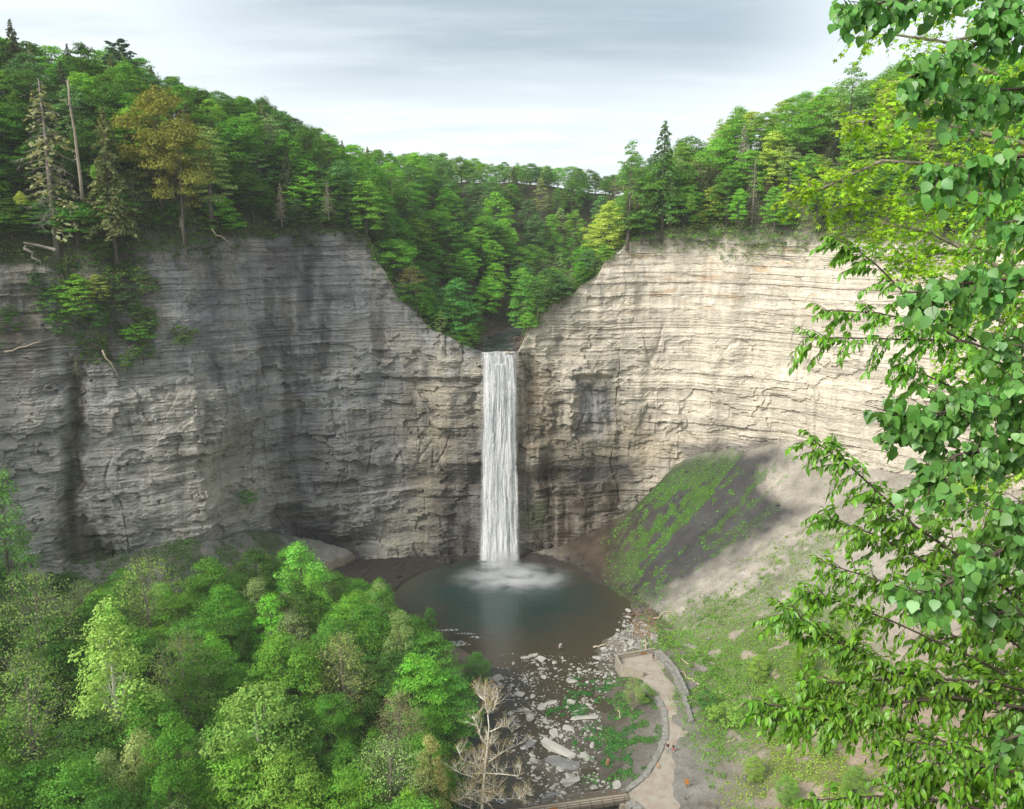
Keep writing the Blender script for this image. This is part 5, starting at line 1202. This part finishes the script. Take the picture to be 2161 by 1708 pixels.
p = at_y(163, 410, 190); gz = float(upland(p[0], p[1])); top = at_y(143, 168, 190); o = log((p[0]+1, 190, gz-1), top, .38, 'bare reddish branchless dead trunk standing straight on the left slope', mat='twig_pale', name='dead_tree', stubs=10, bend=.006); o['category'] = 'dead tree'
# white sycamore
def syc(x_, y_): return (939.1+x_*.172, 1413.9+y_*.172)
SY = 118.0; g6 = np.random.default_rng(77)
def S3(pt, dy=0): u_, v_ = syc(*pt); return at_y(u_, v_, SY+dy)
base = S3((440, 1900)); gz = fz(base[0], SY); rootp = np.array([base[0], SY, gz-.3])
sy = empty('sycamore_tree', rootp, 'white barked sycamore with few buds standing in front of the river', 'tree')
tr = MB(); bud = []
tr.tube([p_-rootp for p_ in [rootp, S3((455, 1708)), S3((475, 1400)), S3((490, 1200)), S3((515, 1000)), S3((540, 700)), S3((525, 550))]], [.34, .24, .20, .17, .14, .10, .08], 8)
BR = [[(525, 550), (490, 380), (420, 320), (400, 250)], [(490, 380), (485, 200)], [(525, 550), (560, 400), (600, 320)], [(530, 545), (600, 480), (650, 330)], [(550, 760), (700, 690), (770, 695), (830, 760)], [(515, 960), (440, 830), (380, 640), (330, 560)], [(525, 1130), (740, 990), (910, 910)], [(495, 1115), (430, 1080), (350, 1060)],
    [(490, 1215), (340, 1150), (205, 1095), (140, 950)], [(465, 1400), (330, 1310), (190, 1270), (75, 1200)], [(505, 1268), (700, 1280), (900, 1305), (930, 1220)], [(480, 1490), (600, 1500), (715, 1605)], [(505, 1380), (620, 1430), (720, 1485)], [(455, 1490), (320, 1470), (200, 1470)], [(480, 1565), (640, 1585), (900, 1580), (990, 1610)], [(900, 1580), (960, 1540), (1060, 1490)],
    [(440, 1645), (330, 1590), (230, 1560), (110, 1610)], [(320, 1700), (200, 1650), (70, 1590)], [(525, 980), (560, 870)], [(465, 1250), (400, 1190), (300, 1180)], [(460, 1270), (330, 1275), (270, 1290)], [(440, 1560), (330, 1535), (240, 1530)], [(470, 1640), (540, 1590)]]
for bi, b_ in enumerate(BR):
    dd = g6.uniform(-2.5, 2.5); n_ = len(b_); P_ = [S3(q_, dd*i_/(n_-1) if n_ > 1 else 0)-rootp for i_, q_ in enumerate(b_)]; tr.tube(P_, [.085*(1-.65*i_/(n_-1)) for i_ in range(n_)], 5)
    for q in range(24):
        i_ = g6.integers(0, n_-1); f_ = g6.random(); c_ = P_[i_]*(1-f_)+P_[i_+1]*f_; e_ = c_+np.array([g6.normal()*.8, g6.normal()*.8, g6.uniform(.3, 1.9)]); tr.tube([c_, (c_+e_)/2+g6.normal(size=3)*.1, e_], [.035, .025, .012], 3, cap=False)
        for w_i in range(2):
            e2 = e_+g6.normal(size=3)*.4+[0, 0, .25]; tr.tube([(c_+e_)/2, e2], [.02, .008], 3, cap=False); bud += [e2+g6.normal(size=3)*.14 for _ in range(5)]
        bud += [e_+g6.normal(size=3)*.16 for _ in range(6)]
tr.build('trunk', M['palebark'], sy, True); bud = np.array(bud); Vb, Fb = cards(bud, g6.normal(size=bud.shape), np.full(len(bud), .15), g6); o = link('buds', mesh_np('buds', Vb, Fb, M['leaf']), sy); o.color = (.34, .27, .11, 1)
# ------------------------------------------------------------------ people and dog
def flat(name, col, rough=.8): return m_simple(name, col, rough, .12, 20)
SKIN = flat('skin', (.50, .30, .21), .6)
def skin_obj(name, verts, edges, radii, mat, parent, sub=1, root=0):
    me = bpy.data.meshes.new(name); me.from_pydata([tuple(v) for v in verts], edges, []); me.materials.append(mat)
    o = link(name, me, parent); md = o.modifiers.new('Skin', 'SKIN'); md.use_smooth_shade = True
    sv = me.skin_vertices[0].data
    for i, r in enumerate(radii): sv[i].radius = (r, r) if not hasattr(r, '__len__') else r; sv[i].use_root = (i == root)
    s = o.modifiers.new('Subdivision', 'SUBSURF'); s.levels = sub; s.render_levels = sub; return o
def person(loc, rz, label, top, bottom, hair, stride=.0, short=True, long_sleeve=False, pack=None, hat=None, arm=(0, 0), H=1.75):
    e = empty('person', loc, label, 'person', None, rz); V = []; E = []; Rd = []
    def v(p, r, par=None):
        V.append(p); Rd.append(r); 
        if par is not None: E.append((par, len(V)-1))
        return len(V)-1
    pel = v((0, 0, .95), (.145, .11)); wa = v((0, 0, 1.12), (.125, .095), pel); ch = v((0, -.01, 1.30), (.155, .11), wa); sh = v((0, 0, 1.42), (.12, .08), ch); nk = v((0, -.01, 1.50), .05, sh); h1 = v((0, -.02, 1.58), .068, nk); h2 = v((0, -.02, 1.67), .085, h1); h3 = v((0, -.01, 1.74), .055, h2)
    v((0, -.10, 1.625), .016, h1)
    legs = {}; arms = {}
    for s in (-1, 1):
        hp = v((s*.09, 0, .88), .088, pel); kn_ = v((s*.095, -stride*s*.5-.02, .50), .056, hp); an = v((s*.095, -stride*s+.04*(s > 0), .09), .036, kn_); ft = v((s*.10, -stride*s-.13, .03), .034, an); legs[s] = (hp, kn_, an)
        a1 = v((s*.19, 0, 1.41), .052, sh); el = v((s*.25, arm[0 if s < 0 else 1]*.3+.03, 1.14), .038, a1); bent = arm[0 if s < 0 else 1]
        wr_ = v((s*(.25-.10*abs(bent)), -.08-.20*abs(bent), .92+.30*abs(bent)), .027, el); pm = v((s*(.25-.12*abs(bent)), -.11-.25*abs(bent), .86+.32*abs(bent)), .030, wr_); arms[s] = (a1, el)
        for k in range(4):
            f1 = v((s*.25-s*.12*abs(bent)+(k-1.5)*.004, -.145-.26*abs(bent)+(k-1.5)*.020, .80+.33*abs(bent)-(.004*abs(k-1.4))), .009, pm); v((s*.245-s*.12*abs(bent), -.15-.27*abs(bent)+(k-1.5)*.019, .755+.33*abs(bent)+.006*abs(k-1.2)), .0075, f1)
        t1 = v((s*.22-s*.12*abs(bent), -.155-.25*abs(bent), .855+.32*abs(bent)), .010, pm); v((s*.215-s*.12*abs(bent), -.18-.26*abs(bent), .82+.32*abs(bent)), .008, t1)
    b = skin_obj('body', V, E, Rd, SKIN, e)
    TM = flat('shirt_cloth', top); BM = flat('trouser_cloth', bottom)
    gv = lambda i: V[i]
    Vt = [gv(pel), gv(wa), gv(ch), gv(sh)]; Et = [(0, 1), (1, 2), (2, 3)]; Rt = [(.16, .125), (.145, .115), (.175, .13), (.13, .095)]
    for s in (-1, 1):
        a1, el = arms[s]; i0 = len(Vt); pe = np.array(gv(a1))*.35+np.array(gv(el))*.65 if not long_sleeve else np.array(gv(el)); Vt += [gv(a1), tuple(pe)]; Et += [(3, i0), (i0, i0+1)]; Rt += [.068, .055]
        if long_sleeve: Vt.append(tuple(np.array(gv(el))*.15+np.array((s*(.25-.10*abs(arm[0 if s < 0 else 1])), -.08-.20*abs(arm[0 if s < 0 else 1]), .92+.30*abs(arm[0 if s < 0 else 1])))*.85)); Et.append((i0+1, i0+2)); Rt.append(.042)
    skin_obj('shirt', Vt, Et, Rt, TM, e)
    Vb = [gv(pel), (0, 0, 1.03)]; Eb = [(0, 1)]; Rb = [(.158, .125), (.14, .11)]
    for s in (-1, 1):
        hp, kn_, an = legs[s]; i0 = len(Vb); K = np.array(gv(kn_)); Hh = np.array(gv(hp)); Vb += [gv(hp), tuple(K*.75+Hh*.25 if short else K)]; Eb += [(0, i0), (i0, i0+1)]; Rb += [.102, .085 if short else .072]
        if not short: Vb.append(tuple(np.array(gv(an))*.92+K*.08)); Eb.append((i0+1, i0+2)); Rb.append(.056)
    skin_obj('shorts' if short else 'trousers', Vb, Eb, Rb, BM, e)
    MB().ell((0, .012, 1.70), (.098, .112, .105), 10, 8).build('hair', flat('hair', hair), e, True)
    for s in (-1, 1): MB().ell((s*.1, -stride*s-.07+.04*(s > 0)*0, .045), (.05, .135, .05), 8, 6).build('shoe', flat('shoe_rubber', (.06, .055, .05)), e, True)
    if pack: 
        MB().ell((0, .19, 1.25), (.155, .12, .25), 10, 8).build('backpack', flat('backpack_cloth', pack), e, True)
    if hat: MB().ell((0, 0, 1.755), (.15, .17, .03), 12, 4).ell((0, 0, 1.78), (.095, .1, .075), 10, 6).build('hat', flat('hat_cloth', hat), e, True)
    k = H/1.78; e.scale = (k*1.12, k*1.12, k*1.12); return e
pp_ = W(1378.5, 1396, PZ+.06); person(pp_, math.pi-.2, 'person in a black top and dark shorts standing on the viewing platform', (.012, .012, .016), (.035, .032, .03), (.02, .015, .012), .05, True, False)
pp_ = W(1408.5, 1587, PZ+.09); person(pp_, math.pi+.1, 'person in grey trousers carrying a dark red backpack and pale hat on the path', (.06, .03, .035), (.30, .31, .33), (.05, .04, .03), .16, False, True, pack=(.07, .022, .03), hat=(.55, .52, .46))
pp_ = W(1420.5, 1590, PZ+.09); person(pp_, math.pi-.15, 'person in a navy top and red shorts with long reddish hair on the path', (.02, .022, .035), (.45, .03, .035), (.20, .07, .035), .14, True, False, arm=(.9, .1))
pp_ = W(1388.3, 1621.5, PZ+.07)
dg = empty('dog', pp_, 'tan orange dog walking away along the gravel path', 'dog', None, .15, (1.0, 1.0, 1.0)); V = []; E = []; Rd = []
def v_(p, r, par=None):
    V.append(p); Rd.append(r)
    if par is not None: E.append((par, len(V)-1))
    return len(V)-1
hip = v_((0, -.30, .50), (.085, .10)); bel = v_((0, -.08, .50), (.085, .095), hip); che = v_((0, .20, .49), (.10, .135), bel); nk = v_((0, .34, .62), .075, che); hd = v_((0, .43, .72), .075, nk); mz = v_((0, .54, .69), .038, hd); v_((0, .60, .68), .028, mz)
for s in (-1, 1):
    v_((s*.055, .42, .80), .022, hd)
    sh_ = v_((s*.08, .22, .40), .05, che); k1 = v_((s*.08, .22+.04*s, .20), .028, sh_); pw = v_((s*.08, .23+.07*s, .03), .028, k1); v_((s*.08, .28+.07*s, .025), .026, pw)
    th_ = v_((s*.085, -.30, .42), .065, hip); kn2 = v_((s*.09, -.24-.05*s, .28), .042, th_); hk = v_((s*.09, -.38-.05*s, .16), .024, kn2); pw = v_((s*.09, -.35-.05*s, .03), .026, hk); v_((s*.09, -.30-.05*s, .025), .025, pw)
t1 = v_((0, -.42, .55), .03, hip); t2 = v_((0, -.55, .64), .024, t1); v_((0, -.62, .76), .014, t2)
skin_obj('body', V, E, Rd, flat('dog_fur', (.50, .25, .09)), dg)
# ------------------------------------------------------------------ foreground trees (at the overlook)
gf = np.random.default_rng(99)
def leaf_proto(kind):
    """outline in (along, across); tip at +x; returns verts, faces (folded along the midrib)"""
    if kind == 'aspen': prof = [(0, 0), (.02, .20), (.10, .36), (.26, .45), (.40, .45), (.56, .38), (.72, .26), (.86, .12), (1, 0)]
    elif kind == 'cherry': prof = [(0, 0), (.08, .10), (.25, .19), (.45, .22), (.65, .17), (.82, .08), (1, 0)]
    else: prof = None
    if prof:
        n = len(prof); V = []; 
        curl = .16 if kind == 'cherry' else .05; droop = .35 if kind == 'cherry' else .10
        for i, (a, w_) in enumerate(prof):
            zz = -droop*a*a; V.append((a, 0, zz))
            ser = (.016 if i % 2 else -.010) if kind == 'aspen' and 0 < i < n-1 else 0
            V.append((a+ser, w_+ser, zz+w_*curl*1.6)); V.append((a+ser, -w_-ser, zz+w_*curl*1.6))
        F = []
        for i in range(n-1): F += [(3*i, 3*i+3, 3*i+4, 3*i+1), (3*i, 3*i+2, 3*i+5, 3*i+3)]
        return np.array(V), np.array(F)
    # maple: palmate five lobes as a fan
    R = []
    for a, r in [(-150, .32), (-118, .62), (-95, .38), (-62, .88), (-34, .42), (-14, .70), (0, 1.0), (14, .70), (34, .42), (62, .88), (95, .38), (118, .62), (150, .32)]:
        R.append((math.cos(R_(a))*r*.62+.3, math.sin(R_(a))*r*.62, -.10*r*r))
    V = [(.3, 0, 0)]+R; F = [(0, i, i+1, i+1) for i in range(1, len(R))]
    return np.array(V), np.array([(0, i, i+1, i+2 if i+2 <= len(R) else i+1) for i in range(1, len(R)-1, 2)])
def leaves_mesh(name, kind, base, dirs, ups, size, mat):
    """instance the leaf into one mesh: base points, directions (tip), up vectors"""
    LV, LF = leaf_proto(kind); n = len(base); X = dirs/np.linalg.norm(dirs, axis=1)[:, None]; Y = np.cross(ups, X); Y /= (np.linalg.norm(Y, axis=1)[:, None]+1e-9); Z = np.cross(X, Y)
    V = base[:, None, :]+size[:, None, None]*(LV[None, :, 0:1]*X[:, None, :]+LV[None, :, 1:2]*Y[:, None, :]+LV[None, :, 2:3]*Z[:, None, :])
    F = LF[None]+(np.arange(n)*len(LV))[:, None, None]
    me = mesh_np(name, V.reshape(-1, 3), F.reshape(-1, 4), mat, smooth=(kind != 'maple')); return me
LM = dict(aspen=m_leaf('aspen_leaf', .3, .035, (.125, .31, .06), .32), cherry=m_leaf('cherry_leaf', .4, .035, (.17, .38, .03), .38), maple=m_leaf('maple_leaf', .42, .02, (.30, .50, .03), .35))
def lerp_path(P, t):
    P = np.array(P); q = t*(len(P)-1); i = min(int(q), len(P)-2); f = q-i; return P[i]*(1-f)+P[i+1]*f
def foreground(name, cat, label, kind, origin, limbs, twmat, nsub, sublen, leafn, lsize, droop, grp=None, fill=()):
    e = empty(name, origin, label, cat, grp); tw = MB(); Bs, Ds, Us, Sz = [], [], [], []
    O = np.array(origin)
    def put_leaves(P, n, sz):
        for i in range(n):
            t = (i+gf.random())/n; c = lerp_path(P, min(.999, .12+.88*t)); ax = lerp_path(P, min(.999, t+.05))-lerp_path(P, max(0, t-.05)); ax = ax/(np.linalg.norm(ax)+1e-9)
            side = np.cross(ax, [0, 0, 1]); side /= (np.linalg.norm(side)+1e-9); s = 1 if i % 2 else -1
            if kind == 'aspen':
                d = np.array([gf.normal()*.45, gf.normal()*.45, -1.0])+ax*.3+side*s*.35; pet = d/np.linalg.norm(d)*sz*.35+side*s*sz*.25; b = c+pet; tw.tube([c, b], [.0011, .0009], 3, cap=False)
                az = gf.normal()*.9-1.57; up = np.array([math.cos(az), math.sin(az), .25])+gf.normal(size=3)*.25
            elif kind == 'cherry':
                d = ax*.7+side*s*.7+np.array([0, 0, -droop*gf.uniform(.2, 1.5)])+gf.normal(size=3)*.2; b = c+d*sz*.12; up = np.array([0, 0, 1.])+gf.normal(size=3)*.35+side*s*.2
            else:
                d = ax*.6+side*s*.8+np.array([0, 0, -.35])+gf.normal(size=3)*.4; b = c+d*sz*.3; up = np.array([0, -.25, 1.])+gf.normal(size=3)*.35
            Bs.append(b-O); Ds.append(d); Us.append(up); Sz.append(sz*gf.uniform(.48, 1.22))
    for L in limbs:
        P = [at_t(u, v, t) for u, v, t in L['p']]; n = len(P); P = np.array(P); 
        r0 = L.get('r', .02); tw.tube([q-O for q in P], [r0*(1-.8*i/(n-1))+.0015 for i in range(n)], 6)
        Lg = sum(np.linalg.norm(P[i+1]-P[i]) for i in range(n-1)); ns = int(L.get('n', nsub*Lg)*1.75); sl = L.get('sl', sublen)
        f0 = L.get('f0', .15)
        for k in range(ns):
            t = f0+(1-f0)*(k+gf.random())/ns; c = lerp_path(P, min(.999, t)); ax = lerp_path(P, min(.999, t+.08))-lerp_path(P, max(0, t-.08)); ax = ax/(np.linalg.norm(ax)+1e-9)
            s = 1 if k % 2 else -1; 
            # twigs spread mostly in the picture-wide directions, some depth
            rnd = np.array([gf.normal()*.5, gf.normal()*.75, gf.normal()*.5]); d = ax*.8+rnd+np.cross(ax, [0, 1, 0])*s*.75; d /= np.linalg.norm(d); l = sl*gf.uniform(.5, 1.25)*(1-.45*t)
            Q = [c+d*l*q+np.array([0, 0, -droop*.35*l*q*q]) for q in (0, .33, .66, 1)]; tw.tube([q-O for q in Q], [.0035*r0/.012, .0028, .002, .001], 4, cap=False)
            put_leaves(Q, max(3, int(leafn*l/sublen*gf.uniform(.8, 1.2))), lsize)
        put_leaves(P[max(0, n-3):], int(leafn*1.2), lsize)
    for c_, n_ in fill: pass
    tw.build('branch', M[twmat], e, True)
    me = leaves_mesh('foliage', kind, np.array(Bs), np.array(Ds), np.array(Us), np.array(Sz), LM[kind]); link('foliage', me, e)
    print(name, 'leaves', len(Bs)); return e
def lm(*p, **k): return dict(p=p, **k)
# cottonwood: big serrated leaves hanging in clusters from the right
foreground('aspen_tree', 'tree', 'large-leaved aspen hanging in from the right edge, nearest of the foreground trees', 'aspen', (5.2, 3.0, 92.0), [
    lm((2500, -160, 5.6), (2250, -60, 5.3), (2030, -25, 5.0), (1880, 5, 4.9), (1775, 15, 4.8), r=.016, sl=.22, f0=.2, n=30),
    lm((2500, 120, 5.4), (2300, 70, 5.2), (2120, 60, 5.1), (1990, 130, 4.9), (1910, 170, 4.8), r=.018, sl=.28, n=30),
    lm((2500, 260, 5.6), (2260, 180, 5.4), (2110, 190, 5.2), (2010, 230, 5.0), r=.014, sl=.25, n=26),
    lm((2560, 420, 5.2), (2300, 330, 5.0), (2140, 330, 4.9), (2040, 350, 4.8), (1975, 380, 4.7), r=.016, sl=.28, n=34),
    lm((2560, 700, 5.2), (2300, 590, 5.0), (2120, 590, 4.9), (2010, 600, 4.8), (1945, 620, 4.7), r=.016, sl=.26, n=30),
    lm((2560, 900, 5.0), (2320, 830, 4.8), (2130, 830, 4.7), (1990, 870, 4.6), (1890, 880, 4.6), r=.018, sl=.30, n=44),
    lm((2560, 1000, 4.9), (2300, 920, 4.8), (2140, 940, 4.7), (2020, 960, 4.6), (1950, 1010, 4.6), r=.016, sl=.28, n=34),
    lm((2560, 1250, 4.8), (2320, 1120, 4.6), (2130, 1150, 4.5), (2020, 1220, 4.4), (1945, 1260, 4.4), r=.018, sl=.28, n=34),
    lm((2560, 1080, 4.8), (2320, 1050, 4.6), (2200, 1060, 4.5), (2100, 1080, 4.5), r=.014, sl=.26, n=22),
    lm((2560, 1600, 4.8), (2320, 1540, 4.7), (2190, 1540, 4.6), (2110, 1565, 4.5), r=.014, sl=.2, n=14),
    lm((2560, 760, 5.3), (2330, 730, 5.1), (2220, 740, 5.0), (2090, 720, 4.9), r=.014, sl=.28, n=24),
    lm((2560, 1350, 4.9), (2330, 1290, 4.8), (2200, 1300, 4.7), (2080, 1290, 4.6), r=.014, sl=.26, n=20),
    lm((2560, 60, 5.6), (2330, -20, 5.4), (2200, 0, 5.2), (2080, 30, 5.0), r=.014, sl=.28, n=26),
    lm((2560, 480, 5.2), (2330, 450, 5.1), (2210, 460, 5.0), (2120, 470, 4.9), r=.014, sl=.24, n=16)],
    'twig', 9, .3, 19, .066, .6)
# cherry: long arching twigs with small folded leaves
foreground('cherry_tree', 'tree', 'cherry with slender arching twigs reaching in from the lower right', 'cherry', (6.5, 5.5, 86.0), [
    lm((2500, 960, 8.4), (2250, 800, 8.0), (2040, 720, 7.6), (1850, 715, 7.4), (1690, 712, 7.2), r=.016, sl=.42, n=22, f0=.1),
    lm((2300, 900, 8.2), (2100, 760, 7.8), (1980, 690, 7.5), (1850, 660, 7.3), (1735, 655, 7.2), r=.014, sl=.4, n=20),
    lm((2060, 720, 7.8), (1930, 640, 7.6), (1850, 560, 7.5), (1800, 520, 7.4), (1755, 500, 7.4), r=.009, sl=.3, n=16, f0=.2),
    lm((2500, 700, 8.2), (2250, 640, 8), (2080, 640, 7.8), (1960, 680, 7.6), r=.012, sl=.45, n=24),
    lm((2500, 1020, 8.2), (2250, 880, 8), (2080, 850, 7.8), (1950, 790, 7.6), (1890, 770, 7.5), r=.014, sl=.4, n=22),
    lm((2350, 1420, 7.8), (2120, 1240, 7.6), (1930, 1110, 7.3), (1800, 990, 7.2), (1710, 925, 7.1), r=.016, sl=.36, n=30),
    lm((2200, 1350, 7.7), (1980, 1200, 7.5), (1850, 1130, 7.3), (1720, 1085, 7.2), r=.012, sl=.34, n=24),
    lm((2300, 1300, 7.6), (2100, 1160, 7.5), (1950, 1120, 7.4), (1830, 1080, 7.3), r=.012, sl=.4, n=26),
    lm((2350, 1500, 7.4), (2100, 1330, 7.2), (1900, 1240, 7.0), (1730, 1185, 6.9), r=.014, sl=.36, n=30),
    lm((2350, 1560, 7.3), (2080, 1400, 7.1), (1880, 1310, 7), (1760, 1265, 6.9), (1690, 1245, 6.8), r=.012, sl=.3, n=24),
    lm((2400, 1620, 7.2), (2120, 1480, 7.0), (1900, 1420, 6.8), (1760, 1350, 6.7), (1660, 1285, 6.6), r=.018, sl=.4, n=44),
    lm((2300, 1500, 7.1), (2100, 1440, 6.9), (1920, 1430, 6.8), (1780, 1440, 6.7), (1700, 1440, 6.6), r=.012, sl=.34, n=26),
    lm((2450, 1600, 7), (2200, 1500, 6.9), (2000, 1470, 6.8), (1850, 1490, 6.7), (1730, 1500, 6.6), (1610, 1485, 6.5), r=.016, sl=.36, n=40),
    lm((2300, 1680, 6.9), (2080, 1590, 6.8), (1900, 1540, 6.7), (1760, 1520, 6.6), (1610, 1520, 6.5), r=.012, sl=.3, n=26),
    lm((2450, 1750, 6.9), (2200, 1640, 6.8), (2050, 1580, 6.7), (1880, 1560, 6.6), r=.014, sl=.4, n=30),
    lm((2400, 1850, 6.8), (2180, 1740, 6.7), (2000, 1690, 6.6), (1850, 1680, 6.5), (1700, 1690, 6.5), r=.014, sl=.32, n=28),
    lm((2450, 1820, 6.8), (2250, 1700, 6.7), (2120, 1620, 6.6), (1980, 1610, 6.6), (1900, 1640, 6.5), r=.014, sl=.4, n=30),
    lm((2450, 1380, 7.6), (2250, 1330, 7.4), (2100, 1340, 7.3), (1960, 1350, 7.2), r=.012, sl=.42, n=26),
    lm((2500, 1460, 7.5), (2300, 1420, 7.4), (2180, 1430, 7.3), (2050, 1400, 7.2), r=.012, sl=.42, n=26),
    lm((2500, 860, 8.4), (2300, 820, 8.2), (2180, 790, 8.0), (2080, 800, 7.9), r=.012, sl=.45, n=26),
    lm((2500, 1150, 8.0), (2300, 1110, 7.8), (2170, 1090, 7.7), (2040, 1060, 7.6), (1960, 1030, 7.5), r=.012, sl=.42, n=28),
    lm((2500, 1260, 7.9), (2300, 1220, 7.8), (2150, 1230, 7.7), (2020, 1200, 7.6), r=.012, sl=.42, n=28),
    lm((2500, 1560, 7.6), (2300, 1530, 7.5), (2180, 1520, 7.4), (2060, 1530, 7.3), r=.012, sl=.42, n=26),
    lm((2500, 1680, 7.6), (2300, 1660, 7.5), (2180, 1640, 7.4), (2040, 1640, 7.3), r=.012, sl=.42, n=26),
    lm((2500, 1800, 7.4), (2300, 1740, 7.3), (2150, 1720, 7.2), (2020, 1730, 7.1), r=.012, sl=.42, n=24),
    lm((2500, 440, 8.8), (2300, 400, 8.6), (2180, 420, 8.4), (2080, 440, 8.3), r=.012, sl=.45, n=24),
    lm((2500, 540, 8.4), (2300, 520, 8.2), (2160, 500, 8.1), (2050, 540, 8), r=.012, sl=.4, n=22),
    lm((2500, 200, 8.6), (2300, 280, 8.4), (2180, 240, 8.2), (2120, 160, 8.1), r=.012, sl=.4, n=16)],
    'twig', 7, .4, 34, .074, .8)
# maple: further back, yellow green, sprays of lobed leaves over bare grey twigs
foreground('maple_tree', 'tree', 'yellow green maple with grey twigs behind the large-leaved aspen', 'maple', (13.0, 10.0, 84.0), [
    lm((2350, 560, 14.5), (2200, 430, 14), (2020, 350, 13.5), (1860, 340, 13), (1730, 400, 12.7), (1700, 395, 12.6), r=.05, sl=.8, n=40),
    lm((2350, 380, 14.5), (2150, 300, 14), (1980, 260, 13.5), (1880, 250, 13.2), (1790, 260, 13), r=.04, sl=.8, n=34),
    lm((2350, 250, 14.5), (2150, 180, 14), (2010, 120, 13.6), (1930, 150, 13.3), (1890, 190, 13.1), r=.04, sl=.8, n=30),
    lm((2350, 30, 14.5), (2150, 50, 14), (2000, 90, 13.5), (1880, 72, 13.2), (1800, 80, 13), r=.04, sl=.55, n=22),
    lm((2300, 700, 14), (2100, 560, 13.6), (1960, 490, 13.3), (1860, 470, 13), r=.04, sl=.75, n=30),
    lm((2350, 100, 14.5), (2200, 20, 14), (2060, -10, 13.7), (1980, 10, 13.5), r=.04, sl=.8, n=26),
    lm((2350, 820, 14), (2150, 700, 13.6), (2000, 610, 13.3), (1930, 560, 13.1), r=.035, sl=.8, n=26),
    lm((2350, 480, 14.2), (2150, 420, 13.9), (1990, 400, 13.6), (1850, 420, 13.3), (1760, 440, 13.1), r=.035, sl=.7, n=30),
    lm((2350, 640, 14), (2200, 560, 13.8), (2080, 520, 13.6), (1960, 540, 13.4), (1880, 560, 13.2), r=.03, sl=.8, n=34),
    lm((2350, 760, 14), (2200, 660, 13.8), (2100, 640, 13.6), (2020, 660, 13.4), r=.03, sl=.8, n=30),
    lm((2350, 900, 14.2), (2200, 1000, 14), (2080, 1010, 13.8), (1990, 1040, 13.6), r=.03, sl=.8, n=26),
    lm((2350, 300, 14.6), (2150, 360, 14.2), (2010, 430, 13.9), (1900, 460, 13.6), (1800, 500, 13.4), r=.03, sl=.8, n=34),
    lm((2350, 960, 14), (2200, 860, 13.8), (2080, 780, 13.6), (1990, 740, 13.4), r=.03, sl=.7, n=22),
    lm((2350, 1180, 14), (2250, 1060, 13.8), (2150, 960, 13.6), r=.03, sl=.7, n=14)],
    'twig_pale', 5, .8, 32, .105, .25)
# trunks of the foreground trees, outside the frame on the right
for nm_, o_, pts_, r_ in (('aspen', 'aspen_tree', [(5.2, 3.0, 91.0), (5.0, 3.4, 95), (4.6, 3.8, 98), (4.3, 4.0, 101)], .16), ('cherry', 'cherry_tree', [(6.5, 5.5, 84.0), (6.6, 5.6, 90), (6.3, 6.2, 94), (6.2, 6.6, 98)], .14), ('maple', 'maple_tree', [(13, 10, 78), (12.6, 10.4, 88), (12.0, 11, 96), (11.5, 11.5, 104)], .3)):
    ob = [q for q in bpy.data.objects if q.type == 'EMPTY' and q.name.startswith(o_) and q.get('label', '').find('foreground') >= 0 or (q.type == 'EMPTY' and q.name.startswith(o_) and abs(q.location.y-pts_[0][1]) < .6)]
    ob = ob[0]; MB().tube([np.array(q)-np.array(ob.location) for q in pts_], [r_, r_*.85, r_*.7, r_*.4], 8).build('trunk', M['bark'], ob, True)
